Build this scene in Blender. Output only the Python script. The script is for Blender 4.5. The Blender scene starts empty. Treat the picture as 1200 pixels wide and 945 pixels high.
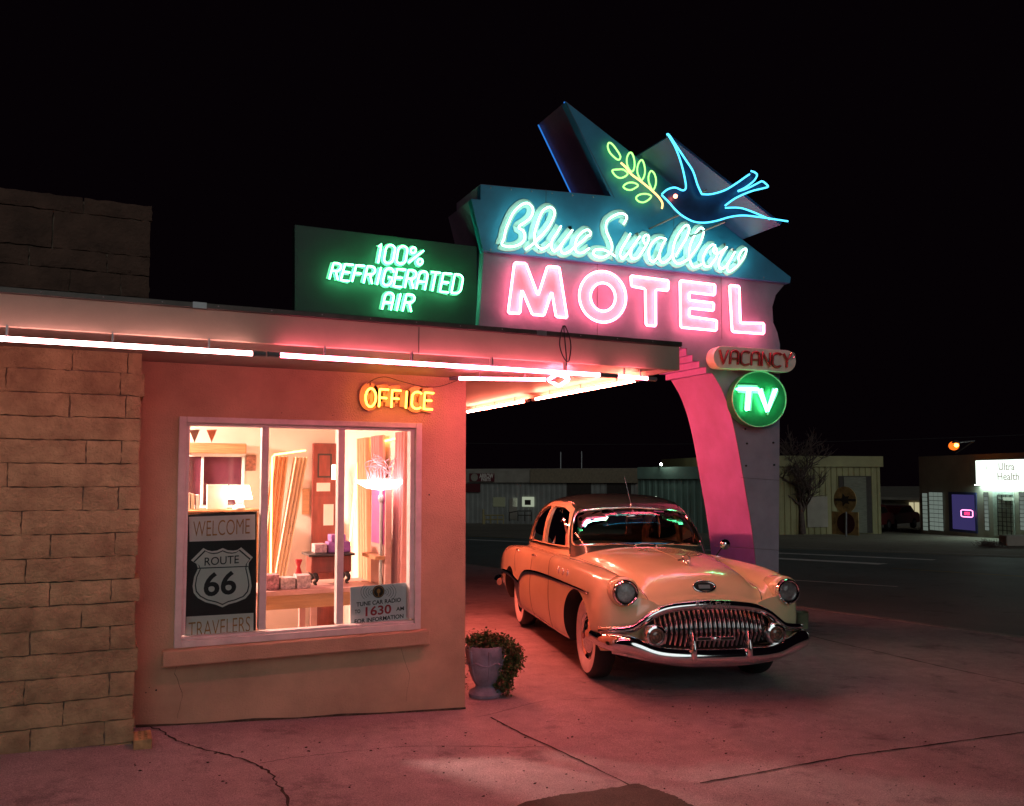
import bpy, bmesh, math, random
from mathutils import Vector, Matrix
from mathutils.bvhtree import BVHTree
random.seed(7)
R = math.radians
sc = bpy.context.scene
COL = sc.collection
# ------------------------------------------------------------------ camera
F = 995.0; CX = 600.0; CY = 498.3; PSI = R(25); TH = math.atan(.062)
CAM = Vector((0, 0, 1.75))
FH = Vector((math.sin(PSI), math.cos(PSI), 0)); RT = Vector((math.cos(PSI), -math.sin(PSI), 0)); UPZ = Vector((0, 0, 1))
FW = FH*math.cos(TH) + UPZ*math.sin(TH); UP = UPZ*math.cos(TH) - FH*math.sin(TH)
cd = bpy.data.cameras.new('camera'); cam = bpy.data.objects.new('camera', cd); COL.objects.link(cam)
cam.location = CAM; cam.rotation_euler = (R(90)+TH, 0, -PSI)
cd.sensor_width = 36; cd.lens = 36*F/1200; cd.shift_y = (CY-472.5)/1200
cd.clip_start = .05; cd.clip_end = 2000
sc.camera = cam
def ray(px, py): return FW + RT*((px-CX)/F) + UP*((CY-py)/F)
def on_plane(px, py, p, n):
    d = ray(px, py); return CAM + d*((Vector(p)-CAM).dot(n)/d.dot(n))
def onY(px, py, Y): return on_plane(px, py, (0, Y, 0), Vector((0, 1, 0)))
def onX(px, py, X): return on_plane(px, py, (X, 0, 0), Vector((1, 0, 0)))
def onZ(px, py, Z): return on_plane(px, py, (0, 0, Z), UPZ)
def dep(p): return p[0]*FH.x + p[1]*FH.y
def camxy(a, t): return RT*a + FH*t        # a metres right, t metres ahead
# terrain: the street runs downhill away from the motel
SL = .029
def zstreet(x, y):
    t = dep((x, y)); return -.14 - SL*(min(max(t, 7.), 150)-7.)+SL*2*0
def zlot(x, y):
    t = dep((x, y))
    z = -.022*max(0, min(t, 22)-7)
    z -= .016*min(6, max(0, x-3))
    if x < 2.4: z += .15*min(1.2, (1-x/2.4))
    return z
def onG(px, py, dz=0.0):
    n = Vector((FH.x*SL, FH.y*SL, 1)); return on_plane(px, py, FH*7 + UPZ*(-.14+dz), n)
# ------------------------------------------------------------------ mesh builder
class MB:
    def __init__(s): s.v = []; s.f = []
    def add(s, vs, fs):
        b = len(s.v); s.v += [Vector(v) for v in vs]; s.f += [[b+i for i in f] for f in fs]; return s
    def box(s, a, b):
        x0, y0, z0 = a; x1, y1, z1 = b
        return s.add([(x0,y0,z0),(x1,y0,z0),(x1,y1,z0),(x0,y1,z0),(x0,y0,z1),(x1,y0,z1),(x1,y1,z1),(x0,y1,z1)],
                     [(0,3,2,1),(4,5,6,7),(0,1,5,4),(1,2,6,5),(2,3,7,6),(3,0,4,7)])
    def obox(s, c, ex, ey, ez):      # centre and three half-extent vectors
        c = Vector(c); ex = Vector(ex); ey = Vector(ey); ez = Vector(ez)
        vs = [c+ex*i+ey*j+ez*k for k in (-1,1) for i,j in ((-1,-1),(1,-1),(1,1),(-1,1))]
        return s.add(vs, [(0,3,2,1),(4,5,6,7),(0,1,5,4),(1,2,6,5),(2,3,7,6),(3,0,4,7)])
    def prism(s, pts, vec):
        n = len(pts); vec = Vector(vec); pts = [Vector(p) for p in pts]
        return s.add(pts+[p+vec for p in pts], [list(range(n)), list(range(2*n-1, n-1, -1))] + [(i, (i+1) % n, n+(i+1) % n, n+i) for i in range(n)])
    def tube(s, pts, r, seg=8, closed=False, caps=True):
        pts = [Vector(p) for p in pts]; n = len(pts)
        rr = r if isinstance(r, (list, tuple)) else [r]*n
        tang = []
        for i in range(n):
            a = pts[(i-1) % n] if (closed or i > 0) else pts[i]; b = pts[(i+1) % n] if (closed or i < n-1) else pts[i]
            d = b-a; tang.append(d.normalized() if d.length > 1e-9 else Vector((0,0,1)))
        t0 = tang[0]; u = t0.orthogonal().normalized(); vs = []; prev = t0
        for i in range(n):
            t = tang[i]; ax = prev.cross(t)
            if ax.length > 1e-7: u = Matrix.Rotation(prev.angle(t), 3, ax) @ u
            u = (u - t*u.dot(t)).normalized(); w = t.cross(u); prev = t
            for k in range(seg):
                a = 2*math.pi*k/seg; vs.append(pts[i] + (u*math.cos(a)+w*math.sin(a))*rr[i])
        fs = []
        for i in range(n if closed else n-1):
            j = (i+1) % n
            for k in range(seg): fs.append((i*seg+k, i*seg+(k+1) % seg, j*seg+(k+1) % seg, j*seg+k))
        if caps and not closed: fs += [list(range(seg))[::-1], [(n-1)*seg+k for k in range(seg)]]
        return s.add(vs, fs)
    def lathe(s, prof, o=(0,0,0), ax=(0,0,1), seg=32, cap=True):     # prof: (radius, height along axis)
        o = Vector(o); ax = Vector(ax).normalized(); u = ax.orthogonal().normalized(); w = ax.cross(u)
        vs = []; fs = []; n = len(prof)
        for r, h in prof:
            for k in range(seg):
                a = 2*math.pi*k/seg; vs.append(o+ax*h+(u*math.cos(a)+w*math.sin(a))*max(r, 1e-4))
        for i in range(n-1):
            for k in range(seg): fs.append((i*seg+k, i*seg+(k+1) % seg, (i+1)*seg+(k+1) % seg, (i+1)*seg+k))
        if cap and prof[0] != prof[-1]:
            fs += [list(range(seg))[::-1], [(n-1)*seg+k for k in range(seg)]]
        return s.add(vs, fs)
    def grid(s, P, closed=False):
        n = len(P); m = len(P[0]); vs = [p for row in P for p in row]; fs = []
        for i in range(n-1):
            for j in range(m if closed else m-1): fs.append((i*m+j, i*m+(j+1) % m, (i+1)*m+(j+1) % m, (i+1)*m+j))
        return s.add(vs, fs)
    def ell(s, c, r, seg=16, rings=10, noise=0):
        P = []
        for i in range(rings+1):
            a = math.pi*i/rings; row = []
            for k in range(seg):
                b = 2*math.pi*k/seg; q = 1+random.uniform(-noise, noise)
                row.append(Vector((c[0]+r[0]*q*math.sin(a)*math.cos(b), c[1]+r[1]*q*math.sin(a)*math.sin(b), c[2]+r[2]*q*math.cos(a))))
            P.append(row)
        return s.grid(P, True)
def mesh_obj(name, me):
    o = bpy.data.objects.new(name, me); COL.objects.link(o); return o
def obj(name, mb, mats, parent=None, smooth=0, bevel=0, fix=True, label=None, kind=None, local=False):
    me = bpy.data.meshes.new(name)
    vs = mb.v
    if parent is not None and not local:
        iv = wm(parent).inverted(); vs = [iv @ v for v in vs]
    me.from_pydata([tuple(v) for v in vs], [], mb.f); me.validate()
    if fix:
        bm = bmesh.new(); bm.from_mesh(me); bmesh.ops.recalc_face_normals(bm, faces=bm.faces)
        bm.to_mesh(me); bm.free()
    for m in (mats if isinstance(mats, (list, tuple)) else [mats]): me.materials.append(m)
    if smooth:
        me.shade_smooth(); me.set_sharp_from_angle(angle=R(smooth))
    o = mesh_obj(name, me)
    if parent is not None: o.parent = parent
    if bevel:
        b = o.modifiers.new('b', 'BEVEL'); b.width = bevel; b.segments = 2; b.limit_method = 'ANGLE'; b.angle_limit = R(40)
    if label: o['label'] = label
    if kind: o['kind'] = kind
    return o
def wm(o):
    m = Matrix.LocRotScale(o.location, o.rotation_euler, o.scale)
    return (wm(o.parent) @ m) if o.parent else m
def tag(o, label, cat, group=None, kind=None):
    o['label'] = label; o['category'] = cat
    if group: o['group'] = group
    if kind: o['kind'] = kind
    return o
def thing(name, label, cat, loc=(0,0,0), rz=0, group=None):
    o = bpy.data.objects.new(name, None); COL.objects.link(o); o.location = loc; o.rotation_euler = (0, 0, rz)
    o.empty_display_size = .1
    return tag(o, label, cat, group)
def copy_tree(o, parent=None):
    c = o.copy(); COL.objects.link(c); c.parent = parent
    for ch in [x for x in COL.objects if x.parent == o]: copy_tree(ch, c)
    return c
def cr(pts, n=6, closed=False):
    pts = [Vector(p) for p in pts]; N = len(pts); out = []
    g = (lambda i: pts[i % N]) if closed else (lambda i: pts[max(0, min(N-1, i))])
    for i in range(N if closed else N-1):
        a, b, c, d = g(i-1), g(i), g(i+1), g(i+2)
        for k in range(n):
            t = k/n
            out.append(.5*((2*b)+(c-a)*t+(2*a-5*b+4*c-d)*t*t+(3*b-a-3*c+d)*t**3))
    if not closed: out.append(pts[-1])
    return out
def modapply(o):
    dg = bpy.context.evaluated_depsgraph_get(); dg.update()
    me = bpy.data.meshes.new_from_object(o.evaluated_get(dg)); old = o.data
    o.modifiers.clear(); o.data = me; me.name = o.name; return o
def boolean(o, cutters, op='DIFFERENCE'):
    for c in cutters:
        m = o.modifiers.new('bool', 'BOOLEAN'); m.operation = op; m.object = c; m.solver = 'EXACT'
    modapply(o)
    for c in cutters:
        me = c.data; bpy.data.objects.remove(c); bpy.data.meshes.remove(me)
    return o
# ------------------------------------------------------------------ materials
def nodes(name):
    m = bpy.data.materials.new(name); m.use_nodes = True; nt = m.node_tree
    return m, nt, nt.nodes, nt.links, nt.nodes['Principled BSDF']
def mat(name, col, rough=.6, metal=0, var=.12, scale=6, bump=0, bscale=60, coat=0, spec=.5, var2=None, stretch=None, col2=None, thr=.5):
    m, nt, N, L, b = nodes(name)
    b.inputs['Roughness'].default_value = rough; b.inputs['Metallic'].default_value = metal
    b.inputs['Coat Weight'].default_value = coat; b.inputs['Coat Roughness'].default_value = .015
    b.inputs['Specular IOR Level'].default_value = spec
    tc = N.new('ShaderNodeTexCoord'); mp = N.new('ShaderNodeMapping'); L.new(tc.outputs['Object'], mp.inputs[0])
    if stretch: mp.inputs['Scale'].default_value = stretch
    nz = N.new('ShaderNodeTexNoise'); nz.inputs['Scale'].default_value = scale; nz.inputs['Detail'].default_value = 6; nz.inputs['Roughness'].default_value = .62
    L.new(mp.outputs[0], nz.inputs['Vector'])
    r = N.new('ShaderNodeValToRGB'); L.new(nz.outputs['Fac'], r.inputs[0])
    c = Vector(col[:3]); c2 = Vector(col2) if col2 else c*(1-2*var)
    r.color_ramp.elements[0].position = thr-.18; r.color_ramp.elements[1].position = thr+.18
    r.color_ramp.elements[0].color = (*c2, 1); r.color_ramp.elements[1].color = (*[min(1, x*(1+var)) for x in c], 1)
    L.new(r.outputs[0], b.inputs['Base Color'])
    rr = N.new('ShaderNodeMapRange'); rr.inputs['To Min'].default_value = max(0, rough*.8); rr.inputs['To Max'].default_value = min(1, rough*1.2)
    L.new(nz.outputs['Fac'], rr.inputs[0]); L.new(rr.outputs[0], b.inputs['Roughness'])
    if bump:
        n2 = N.new('ShaderNodeTexNoise'); n2.inputs['Scale'].default_value = bscale; n2.inputs['Detail'].default_value = 8; n2.inputs['Roughness'].default_value = .65
        L.new(mp.outputs[0], n2.inputs['Vector'])
        bp = N.new('ShaderNodeBump'); bp.inputs['Strength'].default_value = bump; bp.inputs['Distance'].default_value = .02
        L.new(n2.outputs['Fac'], bp.inputs['Height']); L.new(bp.outputs[0], b.inputs['Normal'])
    return m
def emit(name, col, st):
    m, nt, N, L, b = nodes(name); N.remove(b)
    e = N.new('ShaderNodeEmission'); e.inputs[0].default_value = (*col, 1); e.inputs[1].default_value = st
    L.new(e.outputs[0], N['Material Output'].inputs[0]); return m
def glass(name, tint=(1,1,1), gl=1.0, rough=.02, ior=1.5):
    m, nt, N, L, b = nodes(name); N.remove(b)
    t = N.new('ShaderNodeBsdfTransparent'); t.inputs[0].default_value = (*tint, 1)
    g = N.new('ShaderNodeBsdfGlossy'); g.inputs['Roughness'].default_value = rough; g.inputs[0].default_value = (gl, gl, gl, 1)
    fr = N.new('ShaderNodeFresnel'); fr.inputs[0].default_value = ior
    mx = N.new('ShaderNodeMixShader'); L.new(fr.outputs[0], mx.inputs[0]); L.new(t.outputs[0], mx.inputs[1]); L.new(g.outputs[0], mx.inputs[2])
    L.new(mx.outputs[0], N['Material Output'].inputs[0]); return m
def text_mb(txt, size, bold=0.0, extrude=0.0):
    cu = bpy.data.curves.new('t', 'FONT'); cu.body = txt; cu.size = size; cu.align_x = 'CENTER'; cu.align_y = 'CENTER'
    cu.offset = bold; cu.extrude = extrude; cu.resolution_u = 4
    o = bpy.data.objects.new('t', cu); COL.objects.link(o)
    dg = bpy.context.evaluated_depsgraph_get(); me = bpy.data.meshes.new_from_object(o.evaluated_get(dg))
    vs = [v.co.copy() for v in me.vertices]; fs = [list(p.vertices) for p in me.polygons]
    bpy.data.objects.remove(o); bpy.data.curves.remove(cu); bpy.data.meshes.remove(me)
    x0 = min(v.x for v in vs); x1 = max(v.x for v in vs); y0 = min(v.y for v in vs); y1 = max(v.y for v in vs)
    return vs, fs, (x0, x1, y0, y1)
def place_text(mb, txt, c, ex, ey, w, h=None, bold=0.0, depth=.002):
    """text centred at c, along unit ex/ey, fitted to width w (and height h)"""
    vs, fs, (x0, x1, y0, y1) = text_mb(txt, 1.0, bold, .5)
    ex = Vector(ex).normalized(); ey = Vector(ey).normalized(); n = ex.cross(ey)
    sx = w/(x1-x0); sy = (h/(y1-y0)) if h else sx
    mb.add([Vector(c)+ex*((v.x-(x0+x1)/2)*sx)+ey*((v.y-(y0+y1)/2)*sy)+n*(v.z+.5)*depth for v in vs], fs)
M = {}
M['stucco'] = mat('salmon_stucco', (.62,.43,.29), .85, var=.14, scale=1.6, bump=.55, bscale=90)
M['fascia'] = mat('canopy_paint', (.50,.40,.31), .6, var=.06, scale=3, bump=.06, bscale=30)
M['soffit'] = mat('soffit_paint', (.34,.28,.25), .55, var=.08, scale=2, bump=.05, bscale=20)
M['white_wood'] = mat('white_window_paint', (.72,.68,.66), .5, var=.08, scale=9, bump=.1, bscale=50)
M['stone'] = mat('sandstone', (.54,.41,.23), .9, var=.2, scale=5, bump=.9, bscale=38, col2=(.34,.23,.13))
M['shadestone'] = mat('shade_darkened_stone', (.17,.09,.065), .9, var=.2, scale=5, bump=.9, bscale=38)  # upper courses: lack of light above the roof put into the stone colour
M['mortar'] = mat('mortar', (.27,.20,.15), .95, var=.2, scale=20, bump=.4, bscale=80)
M['dark_trim'] = mat('dark_metal_trim', (.10,.09,.08), .45, metal=.5, var=.2)
M['roofing'] = mat('tar_roof', (.05,.05,.05), .9, var=.3, bump=.3)
M['black'] = mat('black_paint', (.012,.012,.012), .45, var=.2)
M['rubber'] = mat('tyre_rubber', (.018,.017,.017), .7, var=.2, bump=.1, bscale=90)
M['chrome'] = mat('chrome', (.82,.82,.83), .09, metal=1, var=.03, scale=3)
M['steel'] = mat('grey_steel', (.35,.36,.37), .4, metal=.8, var=.12)
M['cable'] = mat('black_cable', (.03,.03,.03), .6)
# ------------------------------------------------------------------ ground
def concrete(name, c1, c2, aggr=.4, rough=.8, sc1=.8, specks=True, bump=.35):
    m, nt, N, L, b = nodes(name)
    tc = N.new('ShaderNodeTexCoord')
    def noise(s, d=8, r=.6):
        n = N.new('ShaderNodeTexNoise'); n.inputs['Scale'].default_value = s; n.inputs['Detail'].default_value = d; n.inputs['Roughness'].default_value = r
        L.new(tc.outputs['Object'], n.inputs['Vector']); return n
    big = noise(sc1); mid = noise(7); fine = noise(140, 4, .7)
    r = N.new('ShaderNodeValToRGB'); r.color_ramp.elements[0].position = .35; r.color_ramp.elements[1].position = .68
    r.color_ramp.elements[0].color = (*c2, 1); r.color_ramp.elements[1].color = (*c1, 1); L.new(big.outputs['Fac'], r.inputs[0])
    def mul(a, bb, lo, hi, p0=.3, p1=.7):
        q = N.new('ShaderNodeMapRange'); q.inputs['From Min'].default_value = p0; q.inputs['From Max'].default_value = p1
        q.inputs['To Min'].default_value = lo; q.inputs['To Max'].default_value = hi; L.new(bb, q.inputs[0])
        v = N.new('ShaderNodeVectorMath'); v.operation = 'SCALE'; L.new(a, v.inputs[0]); L.new(q.outputs[0], v.inputs['Scale']); return v.outputs[0]
    o = mul(r.outputs[0], mid.outputs['Fac'], .82, 1.14); st_n = noise(1.7, 5, .75); o = mul(o, st_n.outputs['Fac'], .62, 1.0, .34, .44); o = mul(o, fine.outputs['Fac'], 1-aggr, 1+aggr)
    if specks:
        vo = N.new('ShaderNodeTexVoronoi'); vo.inputs['Scale'].default_value = 55; vo.inputs['Randomness'].default_value = 1; L.new(tc.outputs['Object'], vo.inputs['Vector'])
        o = mul(o, vo.outputs['Distance'], .45, 1, .05, .14)
    L.new(o, b.inputs['Base Color'])
    rr = N.new('ShaderNodeMapRange'); rr.inputs['To Min'].default_value = rough-.22; rr.inputs['To Max'].default_value = min(1, rough+.15)
    L.new(mid.outputs['Fac'], rr.inputs[0]); L.new(rr.outputs[0], b.inputs['Roughness'])
    bp = N.new('ShaderNodeBump'); bp.inputs['Strength'].default_value = bump; bp.inputs['Distance'].default_value = .012
    ad = N.new('ShaderNodeMath'); ad.operation = 'ADD'; L.new(fine.outputs['Fac'], ad.inputs[0]); L.new(mid.outputs['Fac'], ad.inputs[1])
    L.new(ad.outputs[0], bp.inputs['Height']); L.new(bp.outputs[0], b.inputs['Normal'])
    return m
M['lot'] = concrete('lot_concrete', (.47,.41,.43), (.36,.31,.33), .60, .72, 1.3, bump=.9)
M['lot2'] = concrete('rough_asphalt_patch', (.11,.08,.07), (.05,.035,.03), .8, .85, 2, bump=.9)
M['asphalt'] = concrete('asphalt', (.20,.24,.235), (.14,.17,.165), .45, .62, .35, bump=.6)
M['dust'] = concrete('dusty_far_ground', (.30,.27,.22), (.2,.18,.14), .3, .9, .12)
M['kerb'] = concrete('kerb_concrete', (.36,.36,.34), (.25,.25,.24), .2, .7, 1.2)
M['stripe'] = mat('road_and_streak_white', (.88,.88,.84), .6, var=.1, scale=5)
M['ystripe'] = mat('worn_and_streak_yellow', (.45,.34,.10), .6, var=.25, scale=5)
def sheet(name, rows, zf, mt, dz=0.0, kind='structure'):
    """rows of (x,y) points; z from the terrain function"""
    mb = MB(); mb.grid([[Vector((p[0], p[1], zf(p[0], p[1])+dz)) for p in row] for row in rows])
    o = obj(name, mb, mt, kind=kind, smooth=30); return o
def lin(a, b, n): return [a+(b-a)*i/n for i in range(n+1)]
# base sheet reaching the horizon, following the downhill slope
ts = [-60, -20, 0, 7, 9, 12, 16, 20, 30, 40, 60, 80, 100, 150, 250, 600]
rows = [[tuple(camxy(a, t)[:2]) for a in [-600, -200, -80, -30, -10, 0, 10, 20, 40, 80, 200, 600]] for t in ts]
sheet('ground', rows, zstreet, M['dust'], -.03)
# kerb line of the motel lot
K0 = onG(546, 669.6); K1 = onG(945, 720); K2 = onG(1200, 755)
Ka = Vector((K2.x+(K2.x-K1.x)*4, K2.y+(K2.y-K1.y)*4, 0)); Kb = K0+(K0-K1)*9
kerb = [Vector((p.x, p.y, 0)) for p in (Ka, K2, K1, K0, Kb)]
kerbf = []
for a, b in zip(kerb, kerb[1:]):
    for k in range(14): kerbf.append(a.lerp(b, k/14))
kerbf.append(kerb[-1])
# motel lot: slab from far left to the kerb
rows = []
for p in kerbf:
    rows.append([(x, p.y) for x in lin(-40, -4, 3)[:-1]+lin(-4, 2.4, 10)[:-1]+lin(2.4, p.x, 10)])
sheet('motel_lot_pavement', rows, zlot, M['lot'])
# kerb: a real step
nrm = []
P = []
for i, p in enumerate(kerbf):
    t = (kerbf[min(i+1, len(kerbf)-1)]-kerbf[max(i-1, 0)]).normalized(); n = Vector((t.y, -t.x, 0))
    if n.x < 0: n = -n
    z1 = zlot(p.x, p.y)+.006; z0 = zstreet(p.x, p.y)
    P.append([Vector((p.x, p.y, z1-.04)), Vector((p.x, p.y, z1)), p+n*.15+UPZ*(z1-.005), p+n*.18+UPZ*(z1-.03), p+n*.20+UPZ*(z0-.05)])
obj('kerb', MB().grid(P), M['kerb'], kind='structure', smooth=30)
# street
S0 = onG(914, 643); S1 = onG(1200, 654)
sd = (S0-S1).normalized(); Sa = S1-sd*30; Sb = S0+sd*110
near = [kerbf[0]+Vector((.17,0,0)), kerbf[-1]+Vector((.17,0,0))]
kd = (K0-K2).normalized(); kn = K2+Vector((.17,0,0))
rows = []
for i in range(41):
    u = i/40; a = Sa.lerp(Sb, u)
    b0 = kn-kd*14; b1 = kn+kd*130; b = b0.lerp(b1, u)
    rows.append([(a.x+(b.x-a.x)*k/8, a.y+(b.y-a.y)*k/8) for k in range(9)])
sheet('street', rows, zstreet, M['asphalt'], .0)
# gutter pan along the kerb
rows = []
for p in kerbf: rows.append([(p.x+.19, p.y), (p.x+.55, p.y+.02)])
sheet('gutter', rows, zstreet, M['kerb'], .004)
# far kerb strip
rows = []
n = Vector((-sd.y, sd.x, 0));
if n.x < 0: n = -n
for i in range(31):
    a = Sa.lerp(Sb, i/30); rows.append([(a.x, a.y), (a.x+n.x*.25, a.y+n.y*.25)])
sheet('far_kerb', rows, zstreet, M['kerb'], .05)
def stripe(name, pa, pb, w, mt, dz=.006):
    a = onG(*pa); b = onG(*pb); d = (b-a).normalized(); nn = Vector((-d.y, d.x, 0)).normalized()*w/2
    rows = [[(q.x-nn.x, q.y-nn.y), (q.x+nn.x, q.y+nn.y)] for q in [a.lerp(b, i/12) for i in range(13)]]
    return sheet(name, rows, zstreet, mt, dz)
stripe('lane_streak_stripe', (547, 632.5), (1095, 656.5), .42, M['stripe'])  # wide white stripe standing in for a traffic light streak
stripe('lane_streak_stripe', (860, 652), (1035, 661.5), .6, M['stripe'])  # second light streak, drawn as a wide white band
stripe('lane_streak_stripe', (925, 680), (1052, 688), .10, M['stripe'])
stripe('centre_line', (1046, 666.5), (1215, 677), .12, M['ystripe'])
stripe('lane_streak_stripe', (546, 628.5), (606, 631), .35, M['ystripe'])  # stripe drawn where a red light streak runs
# joints, cracks and the rough patch in the lot
def crack(name, pts, r=.010, jit=.012, n=5, dark=None):
    q = []
    W = [on_plane(px, py, (0,0,.02), UPZ) for px, py in pts]
    for a, b in zip(W, W[1:]):
        for k in range(n):
            c = a.lerp(b, k/n); q.append(Vector((c.x+random.uniform(-jit, jit), c.y+random.uniform(-jit, jit), 0)))
    q.append(W[-1])
    mb = MB(); P = []
    for i, p in enumerate(q):
        t = (q[min(i+1, len(q)-1)]-q[max(i-1, 0)]); t = Vector((t.x, t.y, 0)).normalized(); nn = Vector((-t.y, t.x, 0))*r*random.uniform(.5, 1.5)
        z = zlot(p.x, p.y)+.004
        P.append([Vector((p.x, p.y, z))-nn, Vector((p.x, p.y, z))+nn])
    mb.grid(P); return obj(name, mb, M['crackd'], kind='structure')
M['crackd'] = mat('crack_dirt', (.045,.03,.025), .95, var=.4, scale=40)
crack('pavement_crack', [(150,868),(185,876),(205,888),(228,896),(262,903),(300,912),(318,925),(330,945),(345,975)], .006, .012, 8)
crack('pavement_crack', [(305,912),(340,903),(400,892),(470,880),(560,874),(640,872)], .0025, .008, 8)
crack('pavement_joint', [(575,838),(610,856),(680,888),(745,920),(800,948)], .006, .005, 8)
crack('pavement_joint', [(820,914),(900,898),(1000,878),(1100,863),(1230,843)], .007, .004, 10)
crack('pavement_joint', [(945,728),(1000,742),(1100,766),(1230,795)], .008, .005, 8)
crack('pavement_crack', [(560,838),(640,818),(760,812),(900,806)], .002, .01, 8)
base_ = [on_plane(px, py, (0,0,0), UPZ) for px, py in ((612,948),(660,934),(748,920),(790,934),(815,948),(860,990),(560,990))]
pts = []
for a, b in zip(base_, base_[1:]+base_[:1]):
    for k in range(14): pts.append(a.lerp(b, k/14)+Vector((random.uniform(-.008,.008), random.uniform(-.008,.008), 0)))
q = [Vector((p.x, p.y, zlot(p.x, p.y)+.008)) for p in pts]
obj('asphalt_patch', MB().add(q, [list(range(len(q)))]), M['lot2'], kind='structure')
# scattered pebbles and leaves on the lot
mb = MB()
for i in range(420):
    px = random.uniform(150, 1150); py = random.uniform(800, 945)
    p = on_plane(px, py, (0,0,0), UPZ)
    if p.y > 5.6 and p.x < 2.5: continue
    s = random.choice([.002,.003,.003,.004,.006]); z = zlot(p.x, p.y)
    mb.ell((p.x, p.y, z+s*.3), (s*random.uniform(.8, 2), s, s*.6), 6, 4, .2)
obj('pebbles', mb, M['crackd'], kind='stuff')
# ------------------------------------------------------------------ office building
YW = 6.10; XC = 2.45; ZS = 2.52
ob = thing('office_building', 'low salmon stucco motel office with large picture window and deep flat canopy', 'building', (0, YW, 0))
w0 = onY(212, 491, YW); w1 = onY(491, 497, YW); w2 = onY(205, 758, YW); w3 = onY(491, 735, YW)
WX0 = (w0.x+w2.x)/2; WX1 = (w1.x+w3.x)/2; WZ1 = (w0.z+w1.z)/2; WZ0 = (w2.z+w3.z)/2
YI = YW+.2
mb = MB()                              # outer walls butt end to end round the window opening
mb.box((-4, YW, -.2), (WX0, YI, ZS)); mb.box((WX1, YW, -.2), (XC, YI, ZS))
mb.box((WX0, YW, -.2), (WX1, YI, WZ0)); mb.box((WX0, YW, WZ1), (WX1, YI, ZS))
mb.box((XC-.2, YI, -.4), (XC, 10.2, ZS)); mb.box((-4, 10.2, -.4), (XC, 10.4, ZS)); mb.box((-4, YI, -.2), (-3.8, 10.2, ZS))
obj('wall', mb, M['stucco'], ob)
# canopy slab
YF = 4.79; XE = 3.51; ZT = 2.685
mb = MB(); mb.box((-6, YF+.03, ZS), (XE-.03, 10.5, ZT-.05)); sof = obj('soffit', mb, M['soffit'], ob)
mb = MB(); mb.box((-6, YF, ZS-.03), (XE, YF+.03, ZT-.03)); mb.box((XE-.03, YF+.03, ZS-.03), (XE, 10.5, ZT-.03))
obj('fascia', mb, M['fascia'], ob, bevel=.003)
for x in (1.62, -.9): obj('fascia_joint', MB().box((x-.002, YF-.002, ZS-.03), (x+.002, YF+.001, ZT-.035)), M['dark_trim'], ob)
mb = MB(); mb.box((-6, YF-.015, ZT-.03), (XE+.015, YF+.06, ZT)); mb.box((XE-.05, YF+.06, ZT-.03), (XE+.015, 10.5, ZT))
de = obj('drip_edge', mb, M['dark_trim'], ob, bevel=.003)
for x in (-1.7, .35, 2.4): obj('flashing_lap', MB().box((x, YF-.018, ZT-.032), (x+.07, YF-.0155, ZT+.001)), M['steel'], de)
for i in range(22): mb = MB(); x = -2.6+i*.28; mb.ell((x, YF-.0155, ZT-.012), (.004,.003,.004), 8, 5); obj('screw', mb, M['steel'], de)
mb = MB(); mb.box((-6, YF+.06, ZT-.05), (XE-.05, 10.5, ZT-.02)); obj('roof', mb, M['roofing'], ob)
# window
win = obj('window', MB().add([], []), M['white_wood'], ob) if False else None
fw = .036
mb = MB(); y0, y1 = YW-.03, YW+.06
mb.box((WX0-.01, y0, WZ0-.01), (WX0+fw, y1, WZ1+.01)); mb.box((WX1-fw, y0, WZ0-.01), (WX1+.01, y1, WZ1+.01))
mb.box((WX0+fw, y0, WZ1-fw*.8), (WX1-fw, y1, WZ1+.01)); mb.box((WX0+fw, y0, WZ0-.01), (WX1-fw, y1, WZ0+fw))
wf = obj('window', mb, M['white_wood'], ob, bevel=.004)
def xw(px): return onY(px, 610, YW+.04).x
mx1 = xw(308.5); mx2 = xw(398)
mb = MB(); mb.box((mx1-.024, YW+.0, WZ0+fw+.03), (mx1+.024, YW+.075, WZ1-fw*.8-.02)); obj('mullion', mb, M['white_wood'], wf, bevel=.004)
mb = MB(); mb.box((mx2-.024, YW+.0, WZ0+fw+.03), (mx2+.024, YW+.075, WZ1-fw*.8-.02)); obj('mullion', mb, M['white_wood'], wf, bevel=.004)
mb = MB(); 
mb.box((WX0+fw, YW+.0, WZ0+fw), (WX1-fw, YW+.08, WZ0+fw+.016)); mb.box((WX0+fw, YW+.0, WZ1-fw*.8-.02), (WX1-fw, YW+.08, WZ1-fw*.8))
mb.box((WX0+fw, YW+.0, WZ0+fw+.03), (WX0+fw+.025, YW+.08, WZ1-fw*.8-.02)); mb.box((WX1-fw-.035, YW+.0, WZ0+fw+.03), (WX1-fw, YW+.08, WZ1-fw*.8-.02))
obj('sash', mb, M['white_wood'], wf, bevel=.003)
M['wglass'] = glass('window_glass', (.97,.97,.97), 1, .01)
mb = MB(); xs = [WX0+fw+.025, mx1, mx2, WX1-fw-.035]
for a, b in zip(xs, xs[1:]):
    g = MB(); g.add([(a, YW+.05, WZ0+.08), (b, YW+.05, WZ0+.08), (b, YW+.05, WZ1-.06), (a, YW+.05, WZ1-.06)], [(0,1,2,3)]); obj('pane', g, M['wglass'], wf, fix=False)
s0 = onY(190, 768, YW-.05); s1 = onY(502, 742, YW-.05)
mb = MB(); mb.box((s0.x, YW-.09, WZ0-.115), (s1.x, YW-.001, WZ0-.012)); obj('window_sill', mb, M['stucco'], ob, bevel=.008)
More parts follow.
